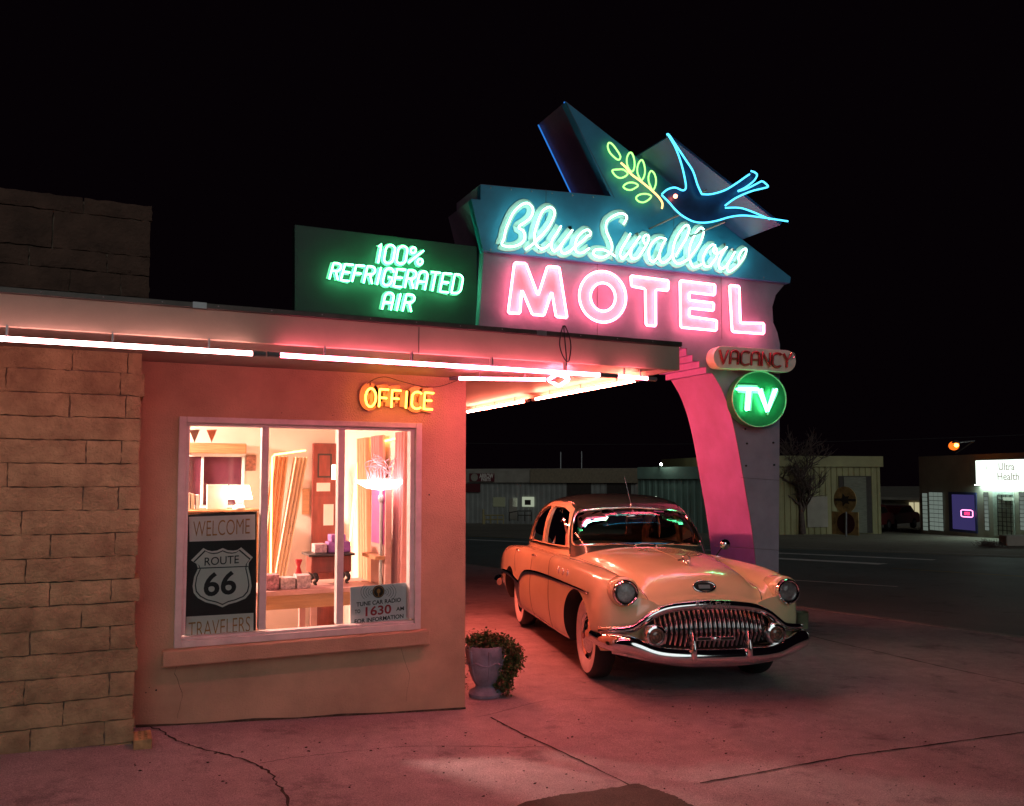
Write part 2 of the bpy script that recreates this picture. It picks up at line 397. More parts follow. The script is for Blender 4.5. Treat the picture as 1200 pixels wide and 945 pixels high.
# small scars on the stucco
mb = MB()
for px, py, s in ((183,809,.006),(175,806,.003),(503,580,.006),(330,484,.003),(390,487,.003),(176,633,.003),(171,812,.004)):
    p = onY(px, py, YW-.001); mb = MB(); mb.ell(p, (s, .003, s), 8, 6); obj('anchor_hole', mb, M['black'], ob)
def hair(pts, w=.0018):
    q = []
    W = [onY(px, py, YW-.0012) for px, py in pts]
    for a, b in zip(W, W[1:]):
        for k in range(5): c = a.lerp(b, k/5); q.append(c+Vector((random.uniform(-.004,.004), 0, random.uniform(-.004,.004))))
    q.append(W[-1]); obj('hairline_crack', MB().grid([[p-Vector((w*.5,0,w*.5)), p+Vector((w*.5,0,w*.5))] for p in q]), M['crackd'], ob)
hair([(212,758),(205,790),(214,812),(208,842)]); hair([(491,500),(505,470),(500,452)]); hair([(470,760),(480,790),(476,822)], .0012)
obj('base_grime', MB().prism([(.16, YW-.006, -.1), (XC+.004, YW-.006, -.1)]+[(x, YW-.006, zlot(x, YW)+.012+.006*math.sin(x*9)) for x in (XC+.004,2.1,1.8,1.5,1.2,.9,.6,.4,.16)], (0,.0055,0)), mat('grimy_base_stucco', (.12,.08,.055), .95, var=.4, scale=12, bump=.5), ob)
# ------------------------------------------------------------------ sandstone pier
sp = thing('stone_wall', 'rough sandstone block wall rising through the canopy roof at the left', 'wall', (-2, 5.73, 0))
YP = 5.74; XP = .14
obj('mortar_core', MB().box((-5, YP+.001, -.2), (XP-.02, YP+.34, 3.44)), M['mortar'], sp)
rng = random.Random(3)
edges_px = {0:[80,146],1:[3,138],2:[79,145],3:[],4:[100,141],5:[9],6:[98,139],7:[27],8:[62,137],9:[34],10:[63,134],11:[101],12:[42,134],13:[7],14:[37,135],15:[3,83],16:[46,131]}
mb = MB(); zt = onY(100, 408.5, YP).z; hc = (zt-onY(100, 847, YP).z)/16.0
def stone(x0, x1, z0, z1):
    nx = max(3, int((x1-x0)/.035)); nz = 5
    tone = rng.uniform(0, .022); P = []
    wobl = [rng.uniform(-.004, .004) for _ in range(nx+1)]; wobr = [rng.uniform(-.004,.004) for _ in range(nx+1)]
    bulge = rng.uniform(.3, 1); cx = rng.uniform(.2, .8)
    for j in range(nz+1):
        row = []
        for i in range(nx+1):
            u = i/nx; v = j/nz; e = .7+.3*min(1, min(u, 1-u)*nx*.9+.0, 1) * min(1, min(v, 1-v)*nz*.9)
            d = .005 + e*(tone*.4 + .010*rng.random() + .009*bulge*math.exp(-((u-cx)*2.4)**2))
            zz = z0+(z1-z0)*v + (wobl[i] if j == 0 else wobr[i] if j == nz else 0)
            xx = x0+(x1-x0)*u + (rng.uniform(-.003,.003) if 0 < i < nx else rng.uniform(-.004,.004))
            row.append(Vector((xx, YP-d, zz)))
        P.append(row)
    mb.grid(P)
    # sides back to the mortar
    loop = P[0]+[r[-1] for r in P[1:]]+P[-1][::-1][1:]+[r[0] for r in P[::-1][1:]]
    back = [Vector((p.x, YP+.03, p.z)) for p in loop]; mb.grid([loop, back])
    if abs(x1-XP) < .03:            # right hand return
        mb.box((x1-.06, YP-.006, z0), (x1-.003, YP+.35, z1))
row = -1; z = zt+hc*0
k = 0
rowsz = []
zz = zt
while zz > -.15: rowsz.append((k, zz-hc, zz)); zz -= hc; k += 1
for k, z0, z1 in rowsz:
    ex = [onY(px, 560, YP).x for px in edges_px.get(k, [60])]
    xr = XP+rng.uniform(-.012, .016)
    cuts = [-5]; x = -.75-rng.uniform(0, .3); left = []
    while x > -5: left.append(x); x -= rng.uniform(.3, .75)
    cuts = sorted([-5]+left+[e for e in ex])+[xr]
    for a, b in zip(cuts, cuts[1:]): stone(a+.003, b-.003, z0+.003, z1-.003)
obj('stone_blocks', mb, M['stone'], sp, smooth=24); mb = MB()
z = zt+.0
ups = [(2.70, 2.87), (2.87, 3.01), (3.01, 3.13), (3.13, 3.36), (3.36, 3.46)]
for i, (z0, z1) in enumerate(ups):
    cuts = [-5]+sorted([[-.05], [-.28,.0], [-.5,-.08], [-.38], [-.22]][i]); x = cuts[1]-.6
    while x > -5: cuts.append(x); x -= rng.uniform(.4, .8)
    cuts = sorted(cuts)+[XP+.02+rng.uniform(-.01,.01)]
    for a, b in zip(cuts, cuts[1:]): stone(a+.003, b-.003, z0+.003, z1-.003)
obj('upper_courses', mb, M['shadestone'], sp, smooth=24)
# perforated brick at the foot of the pier
p = on_plane(161, 862, (0,0,.12), UPZ)
br = obj('perforated_brick', MB().box((XP+.0, 5.60, .13), (XP+.10, 5.80, .195)), mat('yellow_brick', (.50,.36,.17), .9, var=.2, scale=15, bump=.4), bevel=.004)
cut = []
for i in range(5):
    for j in range(2):
        cc = obj('c', MB().lathe([(.011,-.1),(.011,.1)], (XP+.033+j*.034, 5.625+i*.038, .17), (0,0,1), 12), M['black']); cut.append(cc)
boolean(br, cut); tag(br, 'yellow perforated brick lying at the foot of the stone wall corner', 'brick')
# ------------------------------------------------------------------ canopy neon tubes
M['tube_white'] = emit('neon_warm_white', (1.0, .14, .22), 44)
M['tube_mint'] = emit('neon_white_mint', (1.0, .42, .40), 24)
M['tube_red'] = emit('neon_coral', (1.0, .19, .12), 130)
M['tube_fill'] = emit('unseen_coral_fill', (1.0, .15, .10), 760)
def neon(name, pts, r, mt, label, group=None, ends=True, br=True):
    t = thing(name, label, 'neon tube', pts[0], 0, group)
    obj('tube', MB().tube(pts, r, 8), mt, t, smooth=60)
    if ends:
        for a, b in ((pts[0], pts[1]), (pts[-1], pts[-2])):
            d = (Vector(a)-Vector(b)).normalized(); obj('end_cap', MB().tube([Vector(a)-d*.01, Vector(a)+d*.06], r*1.25, 8), M['steel'], t)
    if br:
        L_ = (Vector(pts[-1])-Vector(pts[0])).length; n = max(2, int(L_/.45))
        for i in range(n):
            mb = MB(); c = Vector(pts[0]).lerp(Vector(pts[-1]), (i+.5)/n); mb.box((c.x-.004, c.y-.004, c.z+r*.8), (c.x+.004, c.y+.004, c.z+.055)) if c.y > YF or n < 3 else mb.box((c.x-.004, c.y-.004, c.z+r*.8), (c.x+.004, YF-.001, c.z+.07))
            obj('bracket', mb, M['steel'], t)
    return t
ZTU = ZS-.06; YT = 4.76; ZF = 2.425; G = 'neon tubes along the canopy edge'
pa = on_plane(298, 412, (0,YT,0), Vector((0,1,0))).x; pb = onY(326, 415, YT).x
neon('neon_tube', [(-3.6, YT, ZTU), (-1.3, YT, ZTU)], .013, M['tube_mint'], 'white neon tube far out along the canopy edge, beyond the stone wall', G) if False else None
neon('neon_tube', [(-2.6, YT, ZF), (pa, YT, ZF)], .013, M['tube_mint'], 'long white neon tube under the canopy edge in front of the stone wall', G)
neon('neon_tube', [(pb, YT, ZF), (onY(704, 442, YT).x, YT, ZF-.005)], .013, M['tube_white'], 'long white neon tube under the front canopy edge over the office window', G)
neon('neon_tube', [(onY(722, 443, YT).x, YT, ZF-.005), (onY(760, 446, YT).x, YT, ZF-.01)], .012, M['tube_white'], 'short neon tube at the front corner of the canopy end', G)
q = [on_plane(px, py, (0,0,ZTU), UPZ) for px, py in ((536,443.6),(590,444.4),(641,445))]
neon('neon_tube', q, .012, M['tube_white'], 'neon tube across the soffit ending at the diamond loop', G)
dia = [on_plane(px, py, (0,0,ZTU-.005), UPZ) for px, py in ((642,445.5),(653,438.5),(667.5,444),(655,452.5))]
t = thing('neon_diamond', 'white neon tube bent into a diamond under the canopy soffit', 'neon tube', dia[0])
dd = []
for i in range(4):
    a, b = dia[i], dia[(i+1) % 4]; dd += [a.lerp(b, .12), a.lerp(b, .88)]
obj('tube', MB().tube(dd, .012, 8, True), M['tube_white'], t, smooth=60)
q = [(XE-.08, 5.2, ZTU), (XE-.08, 6.85, ZTU)]; neon('neon_tube', q, .012, M['tube_red'], 'coral neon tube along the driveway edge of the canopy, nearer half', G)
q = [(XE-.08, 7.05, ZTU), (XE-.08, 8.5, ZTU)]; neon('neon_tube', q, .012, M['tube_red'], 'coral neon tube along the driveway edge of the canopy, farther half', G)
q = [(XE-.08, 8.75, ZTU), (XE-.08, 10.4, ZTU)]; neon('neon_tube', q, .014, M['tube_fill'], 'added unseen coral neon tube behind the office corner, lighting car and pavement', G)  # hidden tube added, extra strong, to light the car and ground
# feed wires
def wire(pts, label, r=.003, n=8):
    o = obj('cable', MB().tube(cr(pts, n), r, 6), M['cable'], smooth=60); return tag(o, label, 'cable')
wire([onY(px, py, YF-.03) for px, py in ((660,382),(657,392),(656,405),(660,418),(666,424),(669,408),(667,394),(661,383))]+[on_plane(664,424,(0,YF-.02,0),Vector((0,1,0))), onY(661,434,YF+.02)], 'black wire loop hanging over the canopy fascia below the sign', .004)
wire([onY(px, py, YW-.03) for px, py in ((430,450),(440,444),(452,442),(470,447),(495,453),(515,453),(536,446))], 'thin black wire looping above the OFFICE sign', .0025)
# ------------------------------------------------------------------ the big sign
E1 = RT*.9455 + FH*.3256; E1.normalize(); NS = (E1.cross(UPZ)).normalized()
if NS.dot(FH) > 0: NS = -NS                                  # NS points at the viewer
SP0 = CAM + RT*2.95 + FH*10; SP0.z = 0
DV = Vector((0, 1, 0))                                       # depth of the sign runs with the building
def onS(px, py, off=0.0): return on_plane(px, py, SP0+NS*off, NS)
def SS(pts, off=0.0): return [onS(x, y, off) for x, y in pts]
M['s_blue'] = mat('sign_blue_paint', (.05,.30,.50), .5, var=.08, scale=3, bump=.05)
M['s_grey'] = mat('sign_slate_paint', (.25,.30,.38), .55, var=.1, scale=2.5, bump=.06, bscale=30)
M['s_side'] = mat('sign_mauve_side', (.40,.22,.34), .6, var=.12, scale=3)
M['s_pink'] = mat('sign_pink_stucco', (.58,.28,.95), .7, var=.10, scale=2, bump=.1, bscale=40)
M['s_green'] = mat('sign_green_paint', (.010,.045,.030), .5, var=.12, scale=3)
M['mint_face'] = mat('mint_white_letter', (.48,.54,.50), .5, var=.06)
M['pink_face'] = mat('pink_letter_face', (.70,.62,.58), .5, var=.06)
M['e_mint'] = emit('neon_mint', (.42, 1.0, .84), 9.5)
M['e_pink'] = emit('neon_pink', (1.0, .12, .19), 26)
M['e_blue'] = emit('neon_cyan', (.08, .62, 1.0), 2.6)
M['e_green'] = emit('neon_leaf_green', (.35, 1.0, .20), 2.4)
M['e_green2'] = emit('neon_green', (.12, 1.0, .38), 20)
M['e_edge'] = emit('edge_glow_blue', (.03, .22, .75), .9)
M['e_gold'] = emit('neon_gold', (1.0, .55, .18), 3.0)
M['e_orange'] = emit('neon_orange', (1.0, .30, .035), 11)
ms = thing('motel_sign', 'tall stepped motel sign on one curved pink leg beside the driveway, spelling Blue Swallow MOTEL', 'sign', (SP0.x, SP0.y, -.04))
TK = .8
lower = [(567,292.5),(920,331),(919,334),(909,346),(905,360),(906,378),(911,390),(914,404),(914,430),(912,752),(893,752),(888,690),(885,650),(880,610),(874,575),(868,540),(862,508),(855,480),(846,456),(835,437),(828,437),(828,430),(820,430),(820,423),(812,423),(812,416),(805,416),(805,408),(798,408),(796,402),(560,402)]
obj('lower_body', MB().prism(SS(lower), DV*TK), M['s_grey'], ms)
upper = [(563,216),(716,230),(663,119),(927,325),(926,332),(566,294),(552,233),(563,234)]
up_ = SS(upper, .05)
obj('upper_panel', MB().prism(up_, -NS*.12), M['s_blue'], ms, bevel=.006)
back = SS([(563,216),(716,230),(663,119),(926,326),(925,330),(567,292),(552.5,233.5),(563,234.2)], -.07)
obj('panel_box', MB().prism(back, DV*(TK-.1)), M['s_side'], ms)
# pink inner face of the curved leg (3 mm proud of the body)
curve = [(893.5,752),(888.5,690),(885.5,650),(880.5,610),(874.5,575),(868.5,540),(862.5,508),(855.5,480),(846.5,456),(835.5,437)]
c0 = cr(SS(curve), 5); off = -E1*.012 
obj('curved_leg_face', MB().grid([[p+off+DV*.004, p+off+DV*(TK+.01)] for p in c0]+[]), M['s_pink'], ms, smooth=40)
tread = [(835,437),(828,437),(828,430),(820,430),(820,423),(812,423),(812,416),(805,416),(805,408),(798,408),(796,402)]
c1 = SS(tread); mb = MB(); mb.grid([[p-E1*.006-UPZ*.005+DV*.004, p-E1*.006-UPZ*.005+DV*TK] for p in c1]); obj('stepped_edge', mb, M['s_pink'], ms)
# forward slab along the fin slope
f0, f1 = onS(745,184,.05), onS(870,281,.05)
ff0 = f0-DV*.80+Vector((0,0,0)); 
sl = (f1-f0).normalized(); sn = sl.cross(DV).normalized()
mb = MB(); mb.prism([f0, f1, f1-DV*.64, f0-DV*.64], sn*.03); obj('forward_wing', mb, mat('wing_navy_paint', (.015,.06,.15), .5), ms, bevel=.004)
# seams & bolts
q = [p+DV*(TK-.1)-E1*.02 for p in SS([(716,230),(663,120)], -.05)][::-1]
for nm, a, b, dd in (('rear_edge_glow', (665,121), (716,229), .66), ('front_edge_glow', (663,121), (700,196), -.02)):
    q = [p-E1*.03+DV*dd for p in SS([a, b], -.05)]; obj(nm, MB().tube(q, .009, 6), M['e_edge'], ms)  # blue tubes added to draw the glow along the fin edges
for px, py in ((873,503),(875,520),(906,519),(874,546),(907,545),(720,227)):
    mb = MB(); mb.lathe([(.012,0),(.012,.012),(0,.014)], onS(px, py, .001), NS, 10); obj('bolt', mb, M['black'], ms)
def seam(a, b, off=.0015):
    obj('panel_seam', MB().tube([onS(*a, off), onS(*b, off)], .0025, 4), M['dark_trim'], ms)
seam((700,300),(700,398)); seam((845,322),(846,398)); seam((664,122),(720,232), .0505); seam((640,222),(638,300), .0505); seam((790,219),(789,316), .0505); seam((838,640),(913,645)); seam((868,560),(913,563))
for k in range(15):
    for y0, y1 in ((219,231) if k < 6 else (295,331),):
        x = 575+k*24 if k < 6 else 575+(k-6)*40
        py = (216+(x-563)*.092+3) if k < 6 else (294+(x-566)*.102-2.2)
        mb = MB(); mb.ell(onS(x, py, .052), (.009,.009,.009), 8, 5); obj('rivet', mb, M['steel'], ms)
# ---- MOTEL
MOT = {
 'M': [[(602.8,308.2),(616.3,308.8),(630.6,346.7),(641.4,312.6),(655.3,313.3),(664.7,372.8),(651.5,371.4),(646.6,341.9),(637.6,369.9),(623.9,369),(611.5,339.6),(609.4,367.6),(595.3,367)]],
 'T': [[(739,323.3),(783.4,329),(782.9,340.9),(768.5,339.5),(768.6,382.4),(757,381.4),(756,338.6),(740,335.7)]],
 'E': [[(796.8,329),(838,333.8),(837.7,346.2),(807.6,342.8),(807.6,351.9),(836.6,355.3),(836.2,364.3),(808,361.4),(807.6,371),(840,375.7),(839.6,387.7),(797.7,383.9)]],
 'L': [[(854.9,334.4),(866.3,335.7),(867.6,378.6),(895.2,379),(895.2,391.5),(858,389)]]}
def rounded(pts, c=.10):
    out = []; n = len(pts)
    for i in range(n):
        a, b = Vector(pts[i]), Vector(pts[(i+1) % n]); l = (b-a).length; k = min(.3, .012/l)
        out += [a.lerp(b, k), a.lerp(b, 1-k)]
    return out
def shift(pts, dx, dy): return [(x+dx, y+dy) for x, y in pts]
for ch, loops in MOT.items():
    pts = loops[0]
    face = SS(shift(pts, -.6, -.3), .04)
    lt = obj('channel_letter', MB().prism(face, -NS*.035), M['pink_face'], ms, bevel=.002)
    obj('neon_outline', MB().tube(rounded(SS(pts, .085)), .0125, 8, True), M['e_pink'], lt, smooth=60)
def ellp(cx, cy, rx, ry, n=40, tilt=.05): return [(cx+rx*math.cos(2*math.pi*k/n), cy+ry*math.sin(2*math.pi*k/n)+tilt*rx*math.cos(2*math.pi*k/n)) for k in range(n)]
oo = ellp(706.2,348,27.4,29.9); ii = ellp(706.6,348.3,14.5,16.5)
A = SS(shift(oo,-.6,-.3), .04); B = SS(shift(ii,-.6,-.3), .04); mb = MB()
mb.grid([A, B, [p-NS*.035 for p in B], [p-NS*.035 for p in A], A], True)
lt = obj('channel_letter', mb, M['pink_face'], ms)
obj('neon_outline', MB().tube(SS(oo, .085), .0125, 8, True), M['e_pink'], lt, smooth=60)
obj('neon_outline', MB().tube(SS(ii, .085), .0125, 8, True), M['e_pink'], lt, smooth=60)
# ---- Blue Swallow script
def reg(o, pts, s=11.81): return [(o[0]+x/s, o[1]+y/s) for x, y in pts]
r1, r2, r3, r4, r5, r6 = (580,230), (630,240), (680,240), (730,255), (780,255), (825,260)
script = [
 reg(r1, [(95,670),(100,640),(125,590),(150,470),(190,370),(250,240),(330,150),(400,105),(460,100),(515,150),(525,220),(490,300),(420,360),(345,410),(335,445),(390,480),(415,550),(395,620),(330,675),(230,700),(130,690),(95,670)]),
 reg(r1, [(430,735),(520,670),(600,590)])+reg(r2, [(100,380),(180,270),(232,150),(235,90),(200,45),(150,35),(80,80),(30,170)])+reg(r1, [(575,420),(550,520),(552,620),(585,690),(640,730)])+reg(r2, [(60,618),(120,590),(165,550)]),
 reg(r2, [(325,295),(270,390),(210,480),(190,560),(210,630),(250,640),(310,575),(400,460),(485,350)]),
 reg(r2, [(350,530),(320,600),(335,660),(380,675),(440,650),(500,600),(560,550),(640,490),(700,430)])+reg(r3, [(130,430),(145,390),(110,350),(60,360)])+reg(r2, [(590,410),(540,480),(520,570),(530,640),(580,670),(640,660)])+reg(r3, [(60,650),(125,605)]),
 reg(r3, [(600,270),(635,210),(640,160),(590,125),(520,130),(440,170),(380,220),(355,300),(370,390),(420,500),(440,580),(425,650),(380,700),(310,730),(230,720),(180,680),(190,640),(240,620),(320,625),(400,660),(485,715)]),
 reg(r3, [(695,400),(640,500),(580,600),(550,690),(570,730)])+reg(r4, [(0,570),(60,510),(150,385),(235,265)]),
 reg(r4, [(120,440),(108,490),(112,545),(150,575),(210,550),(270,470),(330,370),(358,300),(350,255),(315,245),(285,290),(295,350),(335,375)]),
 reg(r4, [(595,300),(550,285),(480,290),(410,350),(360,450),(365,560),(400,610),(440,600),(490,540),(540,400),(597,298)]),
 reg(r4, [(515,460),(505,560),(530,615),(580,620),(640,575),(700,500)]),
 reg(r5, [(140,530),(200,430),(280,300),(325,180),(315,120),(280,110),(220,170),(150,280),(110,400),(100,520),(120,600),(170,640),(240,620),(330,560),(430,430),(500,300),(525,200),(515,155),(470,150),(410,230),(350,360),(325,480),(335,590),(380,680),(430,680),(495,650)]),
 reg(r5, [(690,390),(640,380),(570,450),(520,550),(525,640),(560,680),(620,670)])+reg(r6, [(100,590),(170,500),(182,420),(160,360),(130,375),(140,425),(190,440),(260,400),(320,350)]),
 reg(r6, [(318,352),(260,430),(212,530),(210,620),(240,655),(300,620),(370,520),(430,415)]),
 reg(r6, [(345,560),(320,640),(345,690),(420,650),(500,570),(560,480),(585,400),(570,375),(520,410),(480,490),(490,560)])]
def ribbon(mb, pts3, w, n, d=.03):
    """flat backing band of width w, thickness d, facing n"""
    P = []
    for i, p in enumerate(pts3):
        t = (pts3[min(i+1, len(pts3)-1)]-pts3[max(i-1, 0)]); t = t-n*t.dot(n); t = t.normalized() if t.length > 1e-6 else Vector((1,0,0))
        s = t.cross(n)*w/2; P.append([p-s, p+s, p+s-n*d, p-s-n*d, p-s])
    mb.grid(P); a, b = P[0], P[-1]; mb.add(a[:4], [(0,1,2,3)]); mb.add(b[:4], [(3,2,1,0)])
ss = None; names = ['B','l','u','ue','S','w','w','a','a','ll','o','w','w']
for st in script:
    c2 = cr([Vector((x, y, 0)) for x, y in st], 4)
    mb = MB(); bk = [onS(p.x-2.2, p.y+.2, .055+.005) for p in c2[::2]+[c2[-1]]]; ribbon(mb, bk, .098, NS, .03)
    lt = obj('script_backing', mb, M['mint_face'], ms, smooth=30)
    obj('neon_stroke', MB().tube([onS(p.x, p.y, .125) for p in c2], .0095, 8), M['e_mint'], lt, smooth=60)
# ---- the olive branch
def z6(pts): return [(700+x/8.59, 150+y/8.59) for x, y in pts]
br = thing('neon_branch', 'green neon twig with a gold stem at the beak of the swallow', 'neon sign', onS(750,210,.1))
obj('stem', MB().tube([onS(p.x,p.y,.11) for p in cr([Vector((*q,0)) for q in z6([(237,352),(290,400),(340,465),(420,525),(490,580),(560,640),(620,700),(655,760),(650,812)])],5)], .011, 8), M['e_gold'], br, smooth=60)
for lf in ([(120,150),(150,165),(190,215),(225,270),(232,300),(215,322),(185,308),(130,255),(106,200),(108,165)],
           [(340,250),(362,285),(375,350),(370,410),(350,440),(322,420),(300,370),(297,310),(315,262)],
           [(450,325),(470,365),(480,430),(470,490),(445,528),(425,505),(403,450),(405,390),(425,340)],
           [(548,435),(575,465),(590,520),(585,580),(560,630),(540,600),(518,545),(515,490),(530,445)],
           [(150,430),(200,420),(260,420),(300,450),(302,470),(270,495),(225,505),(180,480)],
           [(262,590),(300,558),(350,550),(390,562),(410,580),(390,600),(340,625),(290,618)],
           [(390,705),(420,675),(470,665),(515,670),(543,690),(515,725),(465,750),(415,740)]):
    q = cr([Vector((*p,0)) for p in z6(lf)], 4, True); obj('leaf', MB().tube([onS(p.x,p.y,.11) for p in q], .0095, 8, True), M['e_green'], br, smooth=60)
# ---- the swallow
def z3(pts): return [(760+x/4.5, 130+y/4.5) for x, y in pts]
BO = .72
bd = thing('neon_swallow', 'cyan neon outline of a flying swallow mounted in front of the sign', 'neon sign', onS(800,240,BO))
out_up = [(70,440),(100,415),(140,405),(180,420),(197,405),(190,350),(170,270),(140,190),(98,125),(150,190),(200,265),(235,320),(258,390),(280,440),(330,440),(400,420),(460,385),(510,350),(540,318),(572,340),(555,370),(510,405),(470,423),(520,410),(570,385),(597,372),(630,400),(600,410),(540,425),(460,460),(403,502),(480,512),(540,530),(600,555),(640,572)]
belly = [(640,572),(580,560),(500,552),(430,560),(360,580),(300,590),(240,585),(180,555),(140,520),(110,485)]
body = SS(z3(out_up+belly), BO-.03)
obj('bird_body', MB().prism(body, -NS*.03), mat('swallow_blue_enamel', (.015,.06,.15), .4, var=.15), bd)
def btube(pts, m='e_blue', r=.0095): obj('neon_outline', MB().tube([onS(p.x,p.y,BO+.03) for p in cr([Vector((*q,0)) for q in z3(pts)],4)], r, 8), M[m], bd, smooth=60)
btube([(70,440),(100,415),(140,405),(180,420),(197,405),(190,350),(170,270),(140,190),(105,130)])
btube([(105,130),(98,124),(110,130),(150,190),(200,265),(235,320),(258,390),(280,438)])
btube([(280,440),(330,440),(400,420),(460,385),(510,350),(533,335)])
btube([(540,318),(560,325),(572,340),(555,370),(510,405),(472,423)])
btube([(472,425),(520,410),(570,385),(597,372),(615,382),(630,400),(600,410),(540,425),(460,460),(404,500)])
btube([(405,512),(480,512),(540,530),(600,555),(640,572)])
btube([(70,445),(110,485),(140,520),(180,555),(240,585),(300,590),(360,580),(430,560),(500,552),(580,560),(650,570),(735,583)])
mb = MB(); p = onS(791.5, 230.2, BO+.02); mb.ell(p, (.022,.022,.022), 12, 8); obj('eye_lamp', mb, emit('eye_red', (1,.16,.08), 18), bd, smooth=60)
mb = MB()
for px, py in ((828,223),(800,250),(850,260)):
    a = onS(px, py, BO-.05); obj('stand_off', MB().tube([a, a+DV*.8], .010, 6), M['dark_trim'], bd)
# ---- stroke letters
def arc(cx, cy, rx, ry, a0, a1, n=8): return [(cx+rx*math.cos(R(a0+(a1-a0)*k/n)), cy+ry*math.sin(R(a0+(a1-a0)*k/n))) for k in range(n+1)]
FONT = {
 'R': [[(0,0),(0,1)]+[(.25,1)]+arc(.25,.76,.25,.24,90,-90,8)+[(0,.52)], [(.25,.52),(.5,0)]],
 'E': [[(.5,1),(0,1),(0,0),(.5,0)], [(0,.52),(.42,.52)]],
 'F': [[(.5,1),(0,1),(0,0)], [(0,.52),(.42,.52)]],
 'I': [[(.12,0),(.12,1)]],
 'G': [[(.5,.78)]+arc(.25,.75,.25,.25,20,180,8)+arc(.25,.25,.25,.25,180,360,8)+[(.5,.48),(.28,.48)]],
 'C': [[(.52,.9)]+arc(.3,.7,.3,.3,60,180,7)+arc(.3,.3,.3,.3,180,300,7)+[(.52,.08)]],
 'A': [[(0,0),(0,.72)]+arc(.25,.75,.25,.25,180,0,10)+[(.5,0)], [(0,.42),(.5,.42)]],
 'V': [[(0,1),(.27,0),(.54,1)]],
 'N': [[(0,0),(0,1),(.5,0),(.5,1)]],
 'Y': [[(0,1),(.25,.5),(.5,1)], [(.25,.5),(.25,0)]],
 'T': [[(0,1),(.55,1)], [(.275,1),(.275,0)]],
 'D': [[(0,0),(0,1),(.22,1)]+arc(.22,.72,.3,.28,90,0,6)+arc(.22,.28,.3,.28,0,-90,6)+[(0,0)]],
 'O': [arc(.29,.5,.29,.5,90,450,20)],
 '0': [arc(.25,.75,.25,.25,0,180,8)+arc(.25,.25,.25,.25,180,360,8)+[(.5,.75)]],
 '1': [[(.02,.85),(.15,1),(.15,0)]],
 '%': [[(0,.1),(.7,.85)], arc(.14,.82,.14,.17,0,360,12), arc(.6,.17,.14,.17,0,360,12)],
 'P': [], ' ': []}
WID = {'I': .24, '1': .25, '%': .75, 'V': .54, 'O': .58, 'T': .55, ' ': .3}
def lay(txt, gap, width=None):
    ws = [WID.get(c, .5) for c in txt]; tot = sum(ws)+gap*(len(txt)-1); x = 0; out = []
    for c, w in zip(txt, ws):
        out.append((c, [[((x+u)/tot, v) for u, v in st] for st in FONT[c]])); x += w+gap
    return out
def quad(c, u, v):     # corners: bl, br, tr, tl in pixels
    (ax, ay), (bx, by), (cx, cy), (dx, dy) = c
    return ((1-v)*((1-u)*ax+u*bx)+v*((1-u)*dx+u*cx), (1-v)*((1-u)*ay+u*by)+v*((1-u)*dy+u*cy))
def neon_text(parent, txt, corners, plane, off, r, mt, gap=.16, bw=.05, bmat=None, boff=.02, bshift=(-1.5,.5), bd=.012):
    for ch, sts in lay(txt, gap):
        lt = None
        if bmat:
            mb = MB()
            for st in sts:
                q = [quad(corners, u, v) for u, v in st]
                ribbon(mb, [plane(x+bshift[0], y+bshift[1], boff) for x, y in q], bw, NSX[0], bd)
            lt = obj('letter_backing', mb, bmat, parent)
        mb = MB()
        for st in sts:
            q = [plane(*quad(corners, u, v), off) for u, v in st]
            q2 = [q[0]]
            for a, b in zip(q, q[1:]): q2 += [a.lerp(b, .15), a.lerp(b, .85), b] if (b-a).length > .05 else [b]
            mb.tube(q2, r, 7)
        obj('neon_letter', mb, mt, lt or parent, smooth=60)
NSX = [NS]
# ---- 100% refrigerated air panel, standing on the roof left of the sign
ra = thing('air_sign', 'dark green roof panel with glowing green neon letters 100% REFRIGERATED AIR', 'sign', SS([(450,400)], -.10)[0])
obj('panel', MB().prism(SS([(345,263),(559,289),(559,405),(345,385)], -.10), -NS*.25), M['s_green'], ra, bevel=.006)
neon_text(ra, '100%', [(440,308),(495,310.5),(498,291),(444,286)], onS, .02, .0085, M['e_green2'], .18, .045, M['mint_face'], -.085)
neon_text(ra, 'REFRIGERATED', [(386,327),(539,344.5),(543,322.5),(391,308.5)], onS, .02, .0085, M['e_green2'], .17, .045, M['mint_face'], -.085)
neon_text(ra, 'AIR', [(448,362.5),(482,365.5),(487,346),(452,343)], onS, .02, .0085, M['e_green2'], .22, .045, M['mint_face'], -.085)
# ---- vacancy pill
vs_ = thing('vacancy_sign', 'cream pill shaped VACANCY sign with unlit red tubes on the sign leg', 'sign', onS(885,420,.12))
pill = []
cl, cr_ = (847,418.5), (921,423.5)
for k in range(13): a = R(90+180*k/12); pill.append((cl[0]+11*math.cos(a), cl[1]-13*math.sin(a)))
for k in range(13): a = R(-90+180*k/12); pill.append((cr_[0]+12*math.cos(a), cr_[1]-13*math.sin(a)))
obj('face', MB().prism(SS(pill, .17), -NS*.16), mat('cream_enamel', (.85,.80,.72), .45, var=.08, scale=6), vs_, bevel=.006)
M['redtube'] = mat('unlit_red_tube', (.45,.035,.05), .25, var=.15)
neon_text(vs_, 'VACANCY', [(843,426),(927,431),(928,415),(844,410)], onS, .20, .011, M['redtube'], .17, .03, mat('red_letter_paint', (.42,.10,.09), .5), .176, (-.8,.3), .003)
obj('hook', MB().tube(cr([onS(925,416,.2), onS(929,413,.24), onS(932,417,.24), onS(928,421,.2)],5), .006, 6), M['chrome'], vs_, smooth=50)
